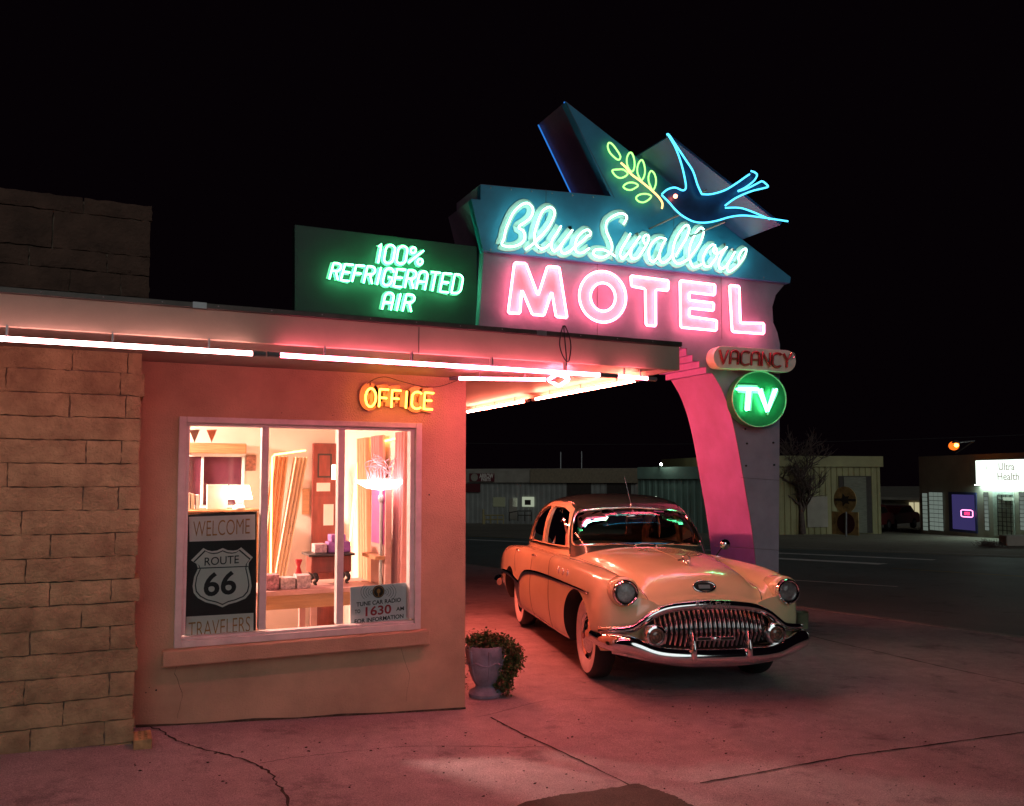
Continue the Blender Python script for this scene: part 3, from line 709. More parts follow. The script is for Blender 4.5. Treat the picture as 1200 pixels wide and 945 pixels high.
# ---- TV disc
tv = thing('television_sign', 'round green sign with glowing TV letters below the vacancy sign', 'sign', onS(890,468,.12))
disc = ellp(889.7,468,31.5,32.5,48,.02)
obj('disc', MB().prism(SS(disc, .13), -NS*.12), mat('green_enamel', (.03,.26,.12), .4, var=.1), tv)
obj('rim', MB().tube(SS(disc, .135), .008, 6, True), mat('pale_green_rim', (.45,.62,.48), .4), tv, smooth=60)
def z7(pts): return [(820+x/7.27, 390+y/7.27) for x, y in pts]
for stl in ([[(330,475),(500,480)],[(430,480),(415,660)]], [[(520,480),(585,665),(655,480)]]):
    mb = MB()
    for st in stl: ribbon(mb, SS(shift(z7(st), -.8, .4), .15), .095, NS, .018)
    lt = obj('letter_backing', mb, M['mint_face'], tv)
    for st in stl:
        obj('neon_letter', MB().tube(SS(z7(st), .19), .013, 8), M['e_green2'], lt, smooth=60)
        obj('neon_letter', MB().tube(SS(shift(z7(st), -2.6, .8), .185), .011, 8), M['e_green2'], lt, smooth=60)
# ---- OFFICE
NSX[0] = Vector((0,-1,0))
of = thing('office_sign', 'glowing orange neon OFFICE letters on the stucco wall above the window', 'sign', onY(467,466,YW-.02))
onW = lambda px, py, off: onY(px, py, YW-off)
neon_text(of, 'OFFICE', [(428,476.5),(507,480),(508.5,461),(429,455)], onW, .10, .008, M['e_orange'], .20, .075, mat('peach_letter', (.75,.42,.25), .5), .03, (-1.5,-1.2), .028)
# ------------------------------------------------------------------ the sedan
car = thing('vintage_sedan', 'cream vintage sedan with dark roof, toothed chrome grille and whitewall tyres under the motel sign', 'car', (4.472-.041, 5.612+.019, -.018), -R(14.467))
car.rotation_euler = (-.0203, .016, -R(14.467))
M['cream'] = mat('cream_car_paint', (.86,.80,.47), .22, var=.03, scale=2, coat=1.0)
M['green_roof'] = mat('dark_green_car_paint', (.035,.065,.055), .25, var=.1, coat=1.0)
M['carglass'] = glass('car_glass', (.72,.76,.74), 1, .01)
M['wht'] = mat('whitewall', (.86,.84,.80), .6, var=.06, scale=8)
M['seat'] = mat('seat_cloth', (.10,.09,.09), .9, var=.2, scale=20, bump=.3)
M['dark_under'] = mat('dark_underside', (.015,.014,.013), .9)
M['lens'] = glass('lamp_lens', (.85,.85,.85), 1, .05)
M['refl'] = mat('lamp_reflector', (.9,.9,.9), .35, metal=1, var=.2, scale=30)
M['redlens'] = mat('red_lens', (.35,.01,.01), .15, var=.1, coat=1)
ST = """.15 .40 .60 .74 .60 .66 .80 .50 .74 .42 .745 .32 .765 .17 .785 .79
.20 .36 .72 .83 .60 .70 .885 .52 .79 .45 .79 .36 .82 .18 .845 .85
.30 .33 .80 .885 .60 .73 .94 .54 .835 .49 .845 .40 .885 .21 .92 .93
.45 .30 .83 .91 .60 .745 .965 .55 .86 .51 .88 .43 .935 .23 .975 .985
.70 .28 .86 .93 .60 .765 .985 .57 .89 .53 .92 .455 .98 .25 1.02 1.03
1.0 .27 .88 .945 .60 .785 .995 .59 .92 .56 .95 .49 1.02 .27 1.06 1.07
1.35 .26 .89 .955 .60 .81 1.0 .65 .955 .61 .98 .54 1.045 .29 1.085 1.095
1.62 .26 .90 .96 .60 .84 1.0 .74 .985 .69 1.0 .58 1.055 .31 1.10 1.11
1.71 .26 .90 .96 .60 .86 1.0 .78 1.0 .73 1.0 .66 1.0 .35 1.02 1.02
1.80 .26 .90 .96 .60 .87 1.0 .80 1.01 .77 .98 .73 .70 .40 .60 .60
2.6 .26 .90 .965 .60 .87 1.0 .80 1.015 .77 .98 .73 .70 .40 .60 .60
3.50 .26 .90 .965 .60 .87 1.0 .80 1.01 .77 .98 .73 .70 .40 .60 .60
3.68 .26 .90 .965 .60 .87 .995 .78 1.0 .74 1.0 .68 1.0 .40 1.03 1.03
3.95 .27 .90 .965 .60 .87 .985 .74 .99 .68 1.01 .58 1.04 .3 1.075 1.085
4.4 .30 .89 .96 .60 .85 .965 .68 .955 .62 .975 .52 1.01 .28 1.045 1.05
4.8 .34 .86 .93 .60 .81 .92 .60 .895 .55 .91 .46 .945 .24 .975 .98
5.05 .37 .80 .87 .60 .75 .84 .52 .805 .48 .815 .4 .84 .2 .865 .87
5.17 .42 .66 .74 .6 .63 .74 .44 .71 .4 .715 .33 .73 .17 .745 .75"""
rowsS = [[float(x) for x in l.split()] for l in ST.splitlines()]
def pchip(xs, ys, x):
    n = len(xs); h = [xs[i+1]-xs[i] for i in range(n-1)]; d = [(ys[i+1]-ys[i])/h[i] for i in range(n-1)]
    m = [0]*n; m[0] = d[0]; m[-1] = d[-1]
    for i in range(1, n-1):
        if d[i-1]*d[i] > 0:
            w1 = 2*h[i]+h[i-1]; w2 = h[i]+2*h[i-1]; m[i] = (w1+w2)/(w1/d[i-1]+w2/d[i])
    for i in range(n-1):
        if x <= xs[i+1] or i == n-2:
            t = (x-xs[i])/h[i]; t2 = t*t; t3 = t2*t
            return (2*t3-3*t2+1)*ys[i]+(t3-2*t2+t)*h[i]*m[i]+(-2*t3+3*t2)*ys[i+1]+(t3-t2)*h[i]*m[i+1]
ysS = [r[0] for r in rowsS]
def section(y):
    zb, xs, xm, zm, xf, zf, xv, zv, x9, z9, xh, zh, x11, z11, zc = [pchip(ysS, [r[k] for r in rowsS], y) for k in range(1, 16)]
    pts = [(0, zb), (xs*.5, zb), (xs*.93, zb), (xs, zb+.03), (xm-.02, zb+.15), (xm, zm), (xm-.012, (zm+zf)/2+.02), (xf+.62*(xm-xf), zf-.045), (xf, zf), (xv+.35*(xf-xv), zv+.5*(zf-zv)), (xv, zv), (x9, z9), (xh, zh), (x11, z11), (0, zc)]
    P = [Vector((-pts[1][0], y, pts[1][1]))]+[Vector((a, y, b)) for a, b in pts]+[Vector((-pts[-2][0], y, pts[-2][1]))]
    out = []
    for i in range(1, len(P)-2):
        a, b, c, d = P[i-1:i+3]
        n = 5
        for k in range(n):
            t = k/n; out.append(.5*((2*b)+(c-a)*t+(2*a-5*b+4*c-d)*t*t+(3*b-a-3*c+d)*t**3))
    out.append(P[-2]); return out
yy = []
for a, b in zip(ysS, ysS[1:]):
    n = max(3, int((b-a)/.05)); yy += [a+(b-a)*k/n for k in range(n)]
yy.append(ysS[-1])
half = [section(y) for y in yy]
loops = [s + [Vector((-p.x, p.y, p.z)) for p in s[::-1][1:-1]] for s in half]
# round the nose and the tail
def shrink(lp, k, dy, cz=.62): return [Vector((p.x*k, p.y+dy, cz+(p.z-cz)*k)) for p in lp]
loops = [shrink(loops[0], .86, -.035), shrink(loops[0], .96, -.018)] + loops + [shrink(loops[-1], .95, .02), shrink(loops[-1], .8, .04)]
mb = MB(); mb.grid(loops, True); nb = len(loops[0])
mb.add(loops[0], [list(range(nb))]); mb.add(loops[-1], [list(range(nb))[::-1]])
body = obj('body', mb, [M['cream'], M['dark_under']], None, smooth=35, local=True)
bm = bmesh.new(); bm.from_mesh(body.data); bmesh.ops.remove_doubles(bm, verts=bm.verts, dist=.0004); bmesh.ops.recalc_face_normals(bm, faces=bm.faces); bm.to_mesh(body.data); bm.free()
def bvh_of(o):
    bm = bmesh.new(); bm.from_mesh(o.data); t = BVHTree.FromBMesh(bm); bm.free(); return t
bvB = bvh_of(body)
WR = .365; FY = .87; RY = 3.965
def cyl(y, z, r, x0, x1): return obj('c', MB().lathe([(r, x0), (r, x1)], (0, y, z), (1, 0, 0), 48), M['dark_under'])
cut = []
for s in (-1, 1):
    cut.append(cyl(FY, WR+.005, .405, s*.56, s*1.3)); cut.append(cyl(RY, WR-.02, .385, s*.60, s*1.3))
oval = [(x, z) for x, z in [(-.57,.50),(-.53,.60),(-.43,.675),(-.25,.705),(0,.712),(.25,.705),(.43,.675),(.53,.60),(.57,.50),(.53,.40),(.3,.36),(-.3,.36),(-.53,.40)]]
cut.append(obj('c', MB().prism([(x, -.3, z) for x, z in oval], (0, .52, 0)), M['dark_under']))
boolean(body, cut)
for p in body.data.polygons:
    c = p.center; n = p.normal
    inw = any(math.hypot(c.y-y0, c.z-z0) < r+.004 and abs(c.x) > .55 and abs(c.x) < .975 and (math.hypot(c.y-y0, c.z-z0) < r-.01 and abs(abs(c.x)-xi) < .01 or abs(n.x) < .35 and abs(math.hypot(c.y-y0, c.z-z0)-r) < .02 and (n.y*(y0-c.y)+n.z*(z0-c.z)) > 0) for y0, z0, r, xi in ((FY,WR+.005,.405,.56),(RY,WR-.02,.385,.60)))
    grille = abs(c.x) < .61 and c.y < .225 and .35 < c.z < .72 and (abs(n.y) < .5 and c.y > .12 or c.y > .2)
    p.material_index = 1 if (inw or grille or c.z < .27 and n.z < -.5) else 0
body.data.shade_smooth(); body.data.set_sharp_from_angle(angle=R(35)); body.parent = car
# ---- greenhouse
RG = [(.97,.82,1.60,4.15,4.2),(1.05,.817,1.66,4.12,4.1),(1.12,.81,1.71,4.09,4.0),(1.20,.80,1.78,4.03,3.9),(1.28,.783,1.86,3.95,3.8),(1.36,.758,1.945,3.84,3.6),(1.42,.730,2.02,3.74,3.4),(1.47,.694,2.09,3.62,3.2),(1.51,.648,2.17,3.49,3.0),(1.545,.575,2.28,3.33,2.8),(1.57,.480,2.40,3.16,2.6),(1.588,.350,2.52,2.98,2.4),(1.597,.19,2.63,2.84,2.2)]
HZ = lambda z: z if z < 1.05 else 1.05+(z-1.05)*1.075
RG = [(HZ(r[0]),)+r[1:] for r in RG]
def ring(z, w, yf, yr, e, n=96, g=0.0):
    cy = 2.72; out = []
    for k in range(n):
        a = 2*math.pi*k/n; c, s = math.cos(a), math.sin(a)
        x = math.copysign(abs(c)**(2/e), c)*(w+g); yl = (yr-cy if s > 0 else cy-yf)+g
        out.append(Vector((x, cy+math.copysign(abs(s)**(2/e), s)*yl, z+g*.6)))
    return out
def rings(g=0.0):
    zs = [r[0] for r in RG]; out = []
    par = []
    for a, b in zip(zs, zs[1:]):
        for k in range(3): par.append(a+(b-a)*k/3)
    par.append(zs[-1])
    for z in par: out.append(ring(z, *[pchip(zs, [r[q] for r in RG], z) for q in range(1, 5)], g=g))
    return out
def solid(name, g, mt):
    A = rings(g); mb = MB(); mb.grid(A, True); n = len(A[0]); b = len(mb.v); mb.v.append(Vector((0, 2.72, RG[-1][0]+.003+g*.6))); la = (len(A)-1)*n
    for k in range(n): mb.f.append([la+k, la+(k+1) % n, b])
    mb.f.append(list(range(n))[::-1]); return obj(name, mb, mt, None, smooth=40, local=True)
def shell(name, g, th, mt, close_top=True):
    A = rings(g); B = rings(g-th)
    mb = MB(); mb.grid(A, True); mb.grid(B, True); n = len(A[0])
    ta = Vector((0, 2.72, RG[-1][0]+.003+g*.6)); tb = Vector((0, 2.72, RG[-1][0]+.003+(g-th)*.6))
    b = len(mb.v); mb.v += [ta, tb]; la = (len(A)-1)*n; lb = len(A)*n+(len(B)-1)*n
    for k in range(n):
        mb.f.append([la+k, la+(k+1) % n, b]); mb.f.append([lb+k, b+1, lb+(k+1) % n])
        mb.f.append([k, len(A)*n+k, len(A)*n+(k+1) % n, (k+1) % n])
    return obj(name, mb, mt, None, smooth=40, local=True)
def rpoly(pts, c=.03, n=4):
    out = []; N = len(pts)
    for i in range(N):
        p0, p, p1 = Vector(pts[i-1]), Vector(pts[i]), Vector(pts[(i+1) % N])
        a = p+(p0-p).normalized()*min(c, (p0-p).length*.4); b = p+(p1-p).normalized()*min(c, (p1-p).length*.4)
        for k in range(n+1):
            t = k/n; out.append((a*(1-t)**2+p*2*t*(1-t)+b*t*t))
    return out
FWIN = [(2.005,1.095),(2.14,1.29),(2.26,1.41),(2.40,1.455),(2.67,1.468),(2.67,1.095)]
RWIN = [(2.78,1.095),(2.78,1.468),(2.96,1.452),(3.15,1.40),(3.33,1.30),(3.45,1.18),(3.50,1.095)]
ARCH = [(1.885,1.0),(1.95,1.12),(2.10,1.325),(2.22,1.445),(2.38,1.505),(2.7,1.522),(3.0,1.503),(3.22,1.44),(3.42,1.325),(3.55,1.18),(3.62,1.0),(3.62,.9),(1.885,.9)]
WS = [(-.655,1.105),(-.64,1.22),(-.60,1.36),(-.53,1.425),(-.3,1.452),(0,1.462),(.3,1.452),(.53,1.425),(.60,1.36),(.64,1.22),(.655,1.105),(.3,1.125),(0,1.13),(-.3,1.125)]
BW = [(-.56,1.12),(-.50,1.36),(-.3,1.40),(0,1.41),(.3,1.40),(.50,1.36),(.56,1.12)]
def cutx(poly, x0=-1.2, x1=1.2): return obj('c', MB().prism([(x0, p[0], p[1]) for p in poly], (x1-x0, 0, 0)), M['cream'])
def cuty(poly, y0, y1): return obj('c', MB().prism([(p[0], y0, p[1]) for p in poly], (0, y1-y0, 0)), M['cream'])
FWIN = [(a if a > 2.6 else a-.07, HZ(b)) for a, b in FWIN]; RWIN = [(2.78+(a-2.78)*1.27, HZ(b)) for a, b in RWIN]; ARCH = [(a-.04 if a < 2.7 else 2.7+(a-2.7)*1.2, HZ(b)) for a, b in ARCH]; WS = [(a*1.055, HZ(b)) for a, b in WS]; BW = [(a, HZ(b)) for a, b in BW]
pf = rpoly(FWIN); pr = rpoly(RWIN); pw = rpoly(WS, .05); pb_ = rpoly(BW, .05)
pillars = shell('window_frame', 0, .03, M['cream'])
boolean(pillars, [cutx(pf), cutx(pr), cuty(pw, 1.2, 2.6), cuty(pb_, 3.0, 4.4)])
pillars.data.shade_smooth(); pillars.data.set_sharp_from_angle(angle=R(40)); pillars.parent = car
big = [(p[0]*1.02, p[1]+(.006 if p[1] > 1.3 else -.006)) for p in pw]
roof = solid('roof', .005, M['green_roof'])
boolean(roof, [cutx(rpoly(ARCH, .02)), cuty(rpoly([(x*1.03, z+(.008 if z > 1.3 else -.008)) for x, z in WS], .05), 1.2, 2.6), cuty(pb_, 3.0, 4.4)])
roof.data.shade_smooth(); roof.data.set_sharp_from_angle(angle=R(40)); roof.parent = car
full = shell('tmp', 0, .03, M['cream']); bvG = bvh_of(full); bpy.data.objects.remove(full)
def hitx(y, z, s, g=0.0, bv=None):      # point on the flank, from outside
    for k in range(60):
        h = (bv or bvG).ray_cast(Vector((s*2, y, z)), Vector((-s, 0, 0)))[0]
        if h: return Vector((h.x+s*g, y, z))
        y += (2.72-y)*.03; z -= .002
    return Vector((s*.6, y, z))
def hity(x, z, s=-1, g=0.0, bv=None):
    for k in range(60):
        h = (bv or bvG).ray_cast(Vector((x, -2 if s < 0 else 7, z)), Vector((0, -s, 0)))[0]
        if h: return Vector((x, h.y+s*g, z))
        x *= .98; z -= .002
    return Vector((x, 2.0, z))
def hitz(x, y, g=0.0):
    h = bvB.ray_cast(Vector((x, y, 3)), Vector((0, 0, -1)))[0]
    return Vector((x, y, h.z+g)) if h else Vector((x, y, 1))
# glass panes follow the shell, 15 mm inside
def pane_side(name, lo, hi, s, ys):
    P = []
    for i in range(9):
        z = 1.08+(1.505-1.08)*i/8; P.append([hitx(y, z, s, -.017) for y in [ys[0]+(ys[1]-ys[0])*k/14 for k in range(15)]])
    o = obj(name, MB().grid(P), M['carglass'], car, smooth=60, local=True, fix=False); return o
for s in (-1, 1):
    a = pane_side('window_glass', 0, 0, s, (1.92, 2.69)); b = pane_side('window_glass', 0, 0, s, (2.76, 3.72))
P = [[hity(x, z, -1, -.015) for x in [-.715+1.43*k/30 for k in range(31)]] for z in [1.09+.405*i/10 for i in range(11)]]
obj('windshield', MB().grid(P), M['carglass'], car, smooth=60, local=True, fix=False)
P = [[hity(x, z, 1, -.015) for x in [-.58+1.16*k/20 for k in range(21)]] for z in [1.10+.33*i/8 for i in range(9)]]
obj('rear_window', MB().grid(P), M['carglass'], car, smooth=60, local=True, fix=False)
def loc(name, mb, m, par=car, sm=50, **k): return obj(name, mb, m, par, smooth=sm, local=True, **k)
# chrome round the glass
loc('windshield_trim', MB().tube([hity(p[0], p[1], -1, .006) for p in pw], .009, 6, True), M['chrome'])
loc('windshield_trim', MB().tube([hity(p[0]*1.02, p[1]+.028, -1, .004) for p in pw if p[1] > 1.35 and abs(p[0]) < .58], .006, 6), M['chrome'])
for s in (-1, 1):
    ar = cr([Vector((y, z, 0)) for y, z in ARCH[:-2]], 4)
    loc('drip_rail', MB().tube([hitx(p.x, max(p.y, 1.0), s, .010) for p in ar if p.y > 1.02], .007, 6), M['green_roof'])
    loc('sill_trim', MB().tube([hitx(y, 1.078, s, .010) for y in lin(1.90, 3.78, 24)], .009, 6), M['chrome'])
    # vent window posts
    for (ya, za), (yb, zb) in (((2.33,1.10),(2.24,1.385)), ((3.38,1.10),(3.26,1.42))):
        a = hitx(ya, za, s, -.008); b = hitx(yb, zb, s, -.008); loc('vent_post', MB().tube([a, b], .008, 6), M['chrome'])
    # door gaps, dark and 3 mm wide
    for gp in ([(1.93,1.0),(1.90,.9),(1.86,.75),(1.84,.6),(1.84,.42),(1.85,.30)], [(2.725,1.04),(2.725,.8),(2.725,.6),(2.72,.30)], [(3.74,1.0),(3.70,.85),(3.60,.70)]):
        q = cr([Vector((y, z, 0)) for y, z in gp], 5); loc('door_gap', MB().tube([hitx(p.x, p.y, s, .0005, bvB) for p in q], .0028, 5), M['black'])
    # side spear
    sp_ = [(.50,.775),(.8,.785),(1.2,.79),(1.8,.79),(2.4,.78),(2.85,.755),(3.1,.715),(3.27,.64),(3.37,.54),(3.43,.42),(3.45,.33)]
    q = cr([Vector((y, z, 0)) for y, z in sp_], 8); P = []
    for i, p in enumerate(q):
        u = i/(len(q)-1); w = .010+.022*min(1, u*1.4)
        t = (q[min(i+1, len(q)-1)]-q[max(i-1, 0)]).normalized(); n = Vector((-t.y, t.x, 0))
        a = p+n*w; b = p-n*w
        P.append([hitx(a.x, a.y, s, -.001, bvB), hitx(a.x, a.y, s, .008, bvB), hitx(p.x, p.y, s, .016, bvB), hitx(b.x, b.y, s, .008, bvB), hitx(b.x, b.y, s, -.001, bvB)])
    loc('side_spear', MB().grid(P), M['chrome'], sm=70)
    q = cr([Vector((y, z, 0)) for y, z in [(3.36,.575),(3.6,.60),(4.0,.635),(4.4,.63),(4.8,.605),(5.05,.58)]], 8); P = []
    for p in q: P.append([hitx(p.x, p.y+dz, s, g, bvB) for dz, g in ((.028,-.001),(.022,.008),(0,.014),(-.022,.008),(-.028,-.001))])
    loc('rear_spear', MB().grid(P), M['chrome'], sm=70)
    # stone shield ahead of the rear wheel
    P = []
    for k in range(9):
        z = .36+.22*k/8; y0 = 3.43-(.05+.10*(k/8)**2); y1 = RY-math.sqrt(max(0, .400**2-(z-WR+.02)**2))-.005
        P.append([hitx(y0+(y1-y0)*j/4, z, s, .006, bvB) for j in range(5)])
    loc('stone_shield', MB().grid(P), M['chrome'], sm=70)
    # ventiports
    for k in range(3):
        c = hitx(1.20+.15*k, .885, s, .0, bvB); mb = MB(); mb.ell((c.x, c.y, c.z), (.014, .024, .036), 14, 8); vp = loc('ventiport', mb, M['chrome'])
        mb = MB(); mb.ell((c.x+s*.011, c.y, c.z), (.006, .012, .022), 10, 6); loc('port_centre', mb, M['cream'], vp)
    # door handles
    for y in (2.60, 3.52):
        c = hitx(y, .955, s, .028, bvB); mb = MB(); mb.tube(cr([c+Vector((-s*.03,.07,0)), c+Vector((0,.05,0)), c+Vector((0,-.05,0)), c+Vector((-s*.03,-.07,0))],4), .008, 8); mb.ell((c.x-s*.02, c.y+.06, c.z), (.014,.016,.014), 10, 6)
        loc('door_handle', mb, M['chrome'])
    # tail lamp
    c = Vector((s*.80, 5.06, .66)); mb = MB(); mb.ell(c, (.055, .07, .075), 16, 10); tl = loc('tail_lamp', mb, M['chrome']); mb = MB(); mb.ell(c+Vector((s*.01, .03, 0)), (.04,.055,.058), 16, 10); loc('lens', mb, M['redlens'], tl)
# ---- wheels
def wheel(x, y, s, steer=0, tilt=0):
    c = Vector((x, y, WR)); ax = Vector((s, 0, 0)); w = .093
    prof = [(.205,-w*.7),(.25,-w),(.325,-w*.98),(.352,-w*.8),(.363,-w*.45),(.365,0),(.363,w*.45),(.352,w*.8),(.325,w*.98),(.25,w),(.205,w*.7)]
    wl = loc('wheel', MB().lathe([(.19,-.07),(.206,-.06),(.206,.055),(.214,.07),(.20,.078),(.17,.062),(.15,.045),(.10,.05),(.001,.05)], c, ax, 40), M['chrome'])
    loc('tyre', MB().lathe(prof, c, ax, 64), M['rubber'], wl)
    loc('whitewall', MB().lathe([(.211,.071),(.25,w+.001),(.29,w+.0045),(.318,w+.001)], c, ax, 64, cap=False), M['wht'], wl)
    loc('hub_cap', MB().lathe([(.155,.05),(.15,.075),(.13,.088),(.10,.092),(.06,.105),(.03,.112),(.001,.114)], c, ax, 40), M['chrome'], wl)
    mb = MB(); mb.lathe([(.028,.111),(.026,.118),(.001,.119)], c, ax, 20); loc('hub_badge', mb, M['redlens'], wl)
    t = MB(); 
    for k in range(44):      # tread grooves
        pass
    return wl
for s in (-1, 1):
    wheel(s*.745, FY, s); wheel(s*.745, RY, s)
# axle / dark underbody
loc('underbody', MB().box((-.62, .35, .22), (.62, 4.9, .30)), M['dark_under'])
# ---- front end
def sweep(mb, pts, prof):
    """prof list of (out, up) at each path point scaled; pts: (x,y,z,scale)"""
    P = []
    n = len(pts)
    for i in range(n):
        p = Vector(pts[i][:3]); k = pts[i][3]
        a = Vector(pts[max(i-1, 0)][:3]); b = Vector(pts[min(i+1, n-1)][:3]); t = (b-a).normalized()
        out = t.cross(UPZ); out = out.normalized() if out.length > 1e-4 else Vector((0,-1,0)); up = out.cross(t)
        if up.z < 0: up = -up
        P.append([p+out*o*k+up*u*k for o, u in prof])
    mb.grid(P, True); m = len(prof); mb.add(P[0], [list(range(m))]); mb.add(P[-1], [list(range(m))[::-1]]); return mb
def mirror_path(h): return [(-x, y, z, k) for x, y, z, k in h]+[(x, y, z, k) for x, y, z, k in h[::-1][1:]]
def crs(pts, n=6):
    xyz = cr([Vector(p[:3]) for p in pts], n); ks = cr([Vector((p[3], 0, 0)) for p in pts], n); return [(a.x, a.y, a.z, b.x) for a, b in zip(xyz, ks)]
bp_ = [(.875,.48,.43,.055),(.875,.32,.433,.062),(.855,.15,.435,.068),(.80,.05,.435,.073),(.72,.0,.428,.074),(.64,-.03,.405,.070),(.55,-.055,.372,.066),(.45,-.075,.352,.066),(.28,-.095,.342,.066),(0,-.105,.338,.066)]
prof = [(math.cos(a)*(.55 if math.cos(a) < 0 else .85), math.sin(a)) for a in [2*math.pi*k/16 for k in range(16)]]
fb = loc('front_bumper', sweep(MB(), crs(mirror_path(bp_)), prof), M['chrome'], sm=70)
# lower valance bar with a ridge
lb = [(.82,.12,.36,.022),(.72,.03,.35,.022),(.55,-.02,.315,.02),(.3,-.06,.282,.02),(0,-.07,.276,.02)]
loc('bumper_lip', sweep(MB(), crs(mirror_path(lb)), prof), M['chrome'], fb, sm=70)
# upper moustache bar
ub = [(.90,.24,.515,.022),(.83,.16,.522,.028),(.74,.115,.528,.033),(.66,.09,.545,.034),(.585,.07,.595,.034),(.50,.055,.655,.034),(.38,.045,.70,.035),(.2,.038,.722,.037),(0,.035,.73,.040)]
gr = loc('grille', sweep(MB(), crs(mirror_path(ub)), prof), M['chrome'], sm=70)
tb = MB(); vsx, fsx, bb = text_mb('Buick Eight', 1, 0, .5)
sx = .30/(bb[1]-bb[0]); tb.add([Vector(((v.x-(bb[0]+bb[1])/2)*sx, .035-.033-(v.z+.5)*.004 + .3*((v.x-(bb[0]+bb[1])/2)*sx)**2, .728+(v.y-(bb[2]+bb[3])/2)*sx)) for v in vsx], fsx)
loc('script', tb, M['steel'], gr, sm=0)
n = 24
for k in range(n):
    x = -.47+.94*k/(n-1); q = abs(x)/.56; zt_ = .705-.11*q**2.4; zb_ = .385+.06*q**2
    P = []
    for j in range(11):
        v = j/10; z = zb_+(zt_-zb_)*v; yy_ = .075+.06*q*q-.075*math.sin(math.pi*min(1, v*.9+.1))
        w = .0125*(.75+.35*math.sin(math.pi*v)); row = [(x-w, yy_+.035, z), (x-w*.75, yy_+.008, z), (x, yy_-.004, z), (x+w*.75, yy_+.008, z), (x+w, yy_+.035, z)]
        P.append([Vector(r) for r in row])
    loc('grille_tooth', MB().grid(P), M['chrome'], gr, sm=60)
loc('grille_backing', MB().box((-.57, .16, .37), (.57, .17, .70)), M['black'], gr, sm=0)
# winged centre bar
mb = MB(); mb.box((-.17, -.035, .452), (.17, -.02, .487)); cb = loc('centre_bar', mb, M['chrome'], gr, bevel=.004, sm=0)
loc('bar_inlay', MB().box((-.155, -.0385, .460), (-.045, -.0355, .479)), M['black'], cb, sm=0); loc('bar_inlay', MB().box((.045, -.0385, .460), (.155, -.0355, .479)), M['black'], cb, sm=0)
mb = MB(); mb.ell((0, -.04, .470), (.035,.012,.022), 14, 8); loc('bar_badge', mb, M['chrome'], cb)
# bumper guards
for s in (-1, 1):
    mb = MB(); P = []
    for j in range(13):
        v = j/12; z = .30+.24*v; w = .030*math.sin(math.pi*(.10+.86*v))**.7*(1.15-.45*v); d = .055*math.sin(math.pi*(.08+.9*v))**.6
        P.append([Vector((s*.235+w*math.cos(a), -.14+.03*v-d*max(0, math.sin(a))+ (.05 if math.sin(a) < 0 else 0), z)) for a in [2*math.pi*k/14 for k in range(14)]])
    mb.grid(P, True); mb.add(P[0], [list(range(14))]); mb.add(P[-1], [list(range(14))[::-1]]); loc('bumper_guard', mb, M['chrome'], fb, sm=60)
    # parking lamp pods
    c = (s*.515, -.045, .50); ax = (0,-1,0)
    pl = loc('parking_lamp', MB().lathe([(.075,-.12),(.088,-.05),(.090,.0),(.082,.022),(.066,.026),(.062,.010),(.001,.006)], c, ax, 32), M['chrome'], sm=40)
    mb = MB(); mb.lathe([(.061,.008),(.055,.020),(.035,.028),(.001,.032)], c, ax, 24); loc('lens', mb, mat('smoky_amber_lens', (.22,.15,.10), .15, coat=1, var=.3, scale=50) if s < 0 else bpy.data.materials['smoky_amber_lens'], pl)
    mb = MB(); 
    for rr in (.02,.042): mb.tube([Vector((c[0]+rr*math.cos(a), c[1]-.031+.1*rr*rr*8, c[2]+rr*math.sin(a))) for a in [2*math.pi*k/20 for k in range(20)]], .002, 5, True)
    loc('lens_ring', mb, M['black'], pl)
    # headlamps
    c = Vector((s*.715, .105, .825)); ax = Vector((s*.05, -1, 0)).normalized()
    hl = loc('headlamp', MB().lathe([(.100,-.14),(.106,-.06),(.106,-.01),(.102,.012),(.092,.020),(.084,.014),(.082,.0),(.075,-.02),(.04,-.055),(.001,-.07)], c, ax, 40), M['chrome'], sm=40)
    mb = MB(); mb.lathe([(.082,-.004),(.076,.010),(.055,.021),(.026,.027),(.001,.029)], c, ax, 32); loc('lens', mb, M['lens'], hl)
    mb = MB(); mb.lathe([(.079,-.008),(.05,-.035),(.02,-.05),(.001,-.052)], c, ax, 32); loc('reflector', mb, M['refl'], hl)
    # cream housing blister behind
    loc('headlamp_bezel', MB().lathe([(.09,-.36),(.118,-.24),(.125,-.12),(.122,-.045),(.107,-.026)], c, ax, 40, cap=False), M['cream'], sm=60)
# hood seam, emblem and ornament
for s in (-1, 1):
    q = cr([Vector((s*.50,.16,0)), Vector((s*.53,.30,0)), Vector((s*.555,.7,0)), Vector((s*.60,1.2,0)), Vector((s*.70,1.6,0))], 10)
    loc('hood_gap', MB().tube([hitz(p.x, p.y, .0005) for p in q], .003, 5), M['black'])
loc('hood_crease', MB().tube([hitz(0, y, .0) for y in lin(.45, 1.6, 20)], .003, 6), M['cream'])
def nosep(x, z):
    h = bvB.ray_cast(Vector((x, -2, z)), Vector((0, 1, 0)))[0]; return h
h0 = nosep(0, .855); nrmv = Vector((0, -.92, .38)).normalized()
P1 = []; ex = Vector((1,0,0)); ey = nrmv.cross(ex); ey = ey if ey.z > 0 else -ey
em = [h0+nrmv*.012+ex*.095*math.cos(a)+ey*.045*math.sin(a) for a in [2*math.pi*k/32 for k in range(32)]]
e = loc('hood_emblem', MB().tube(em, .011, 8, True), M['chrome'], sm=60)
mb = MB(); mb.prism([h0+nrmv*.004+ex*.088*math.cos(a)+ey*.039*math.sin(a) for a in [2*math.pi*k/32 for k in range(32)]], nrmv*.008); loc('emblem_field', mb, M['black'], e, sm=0)
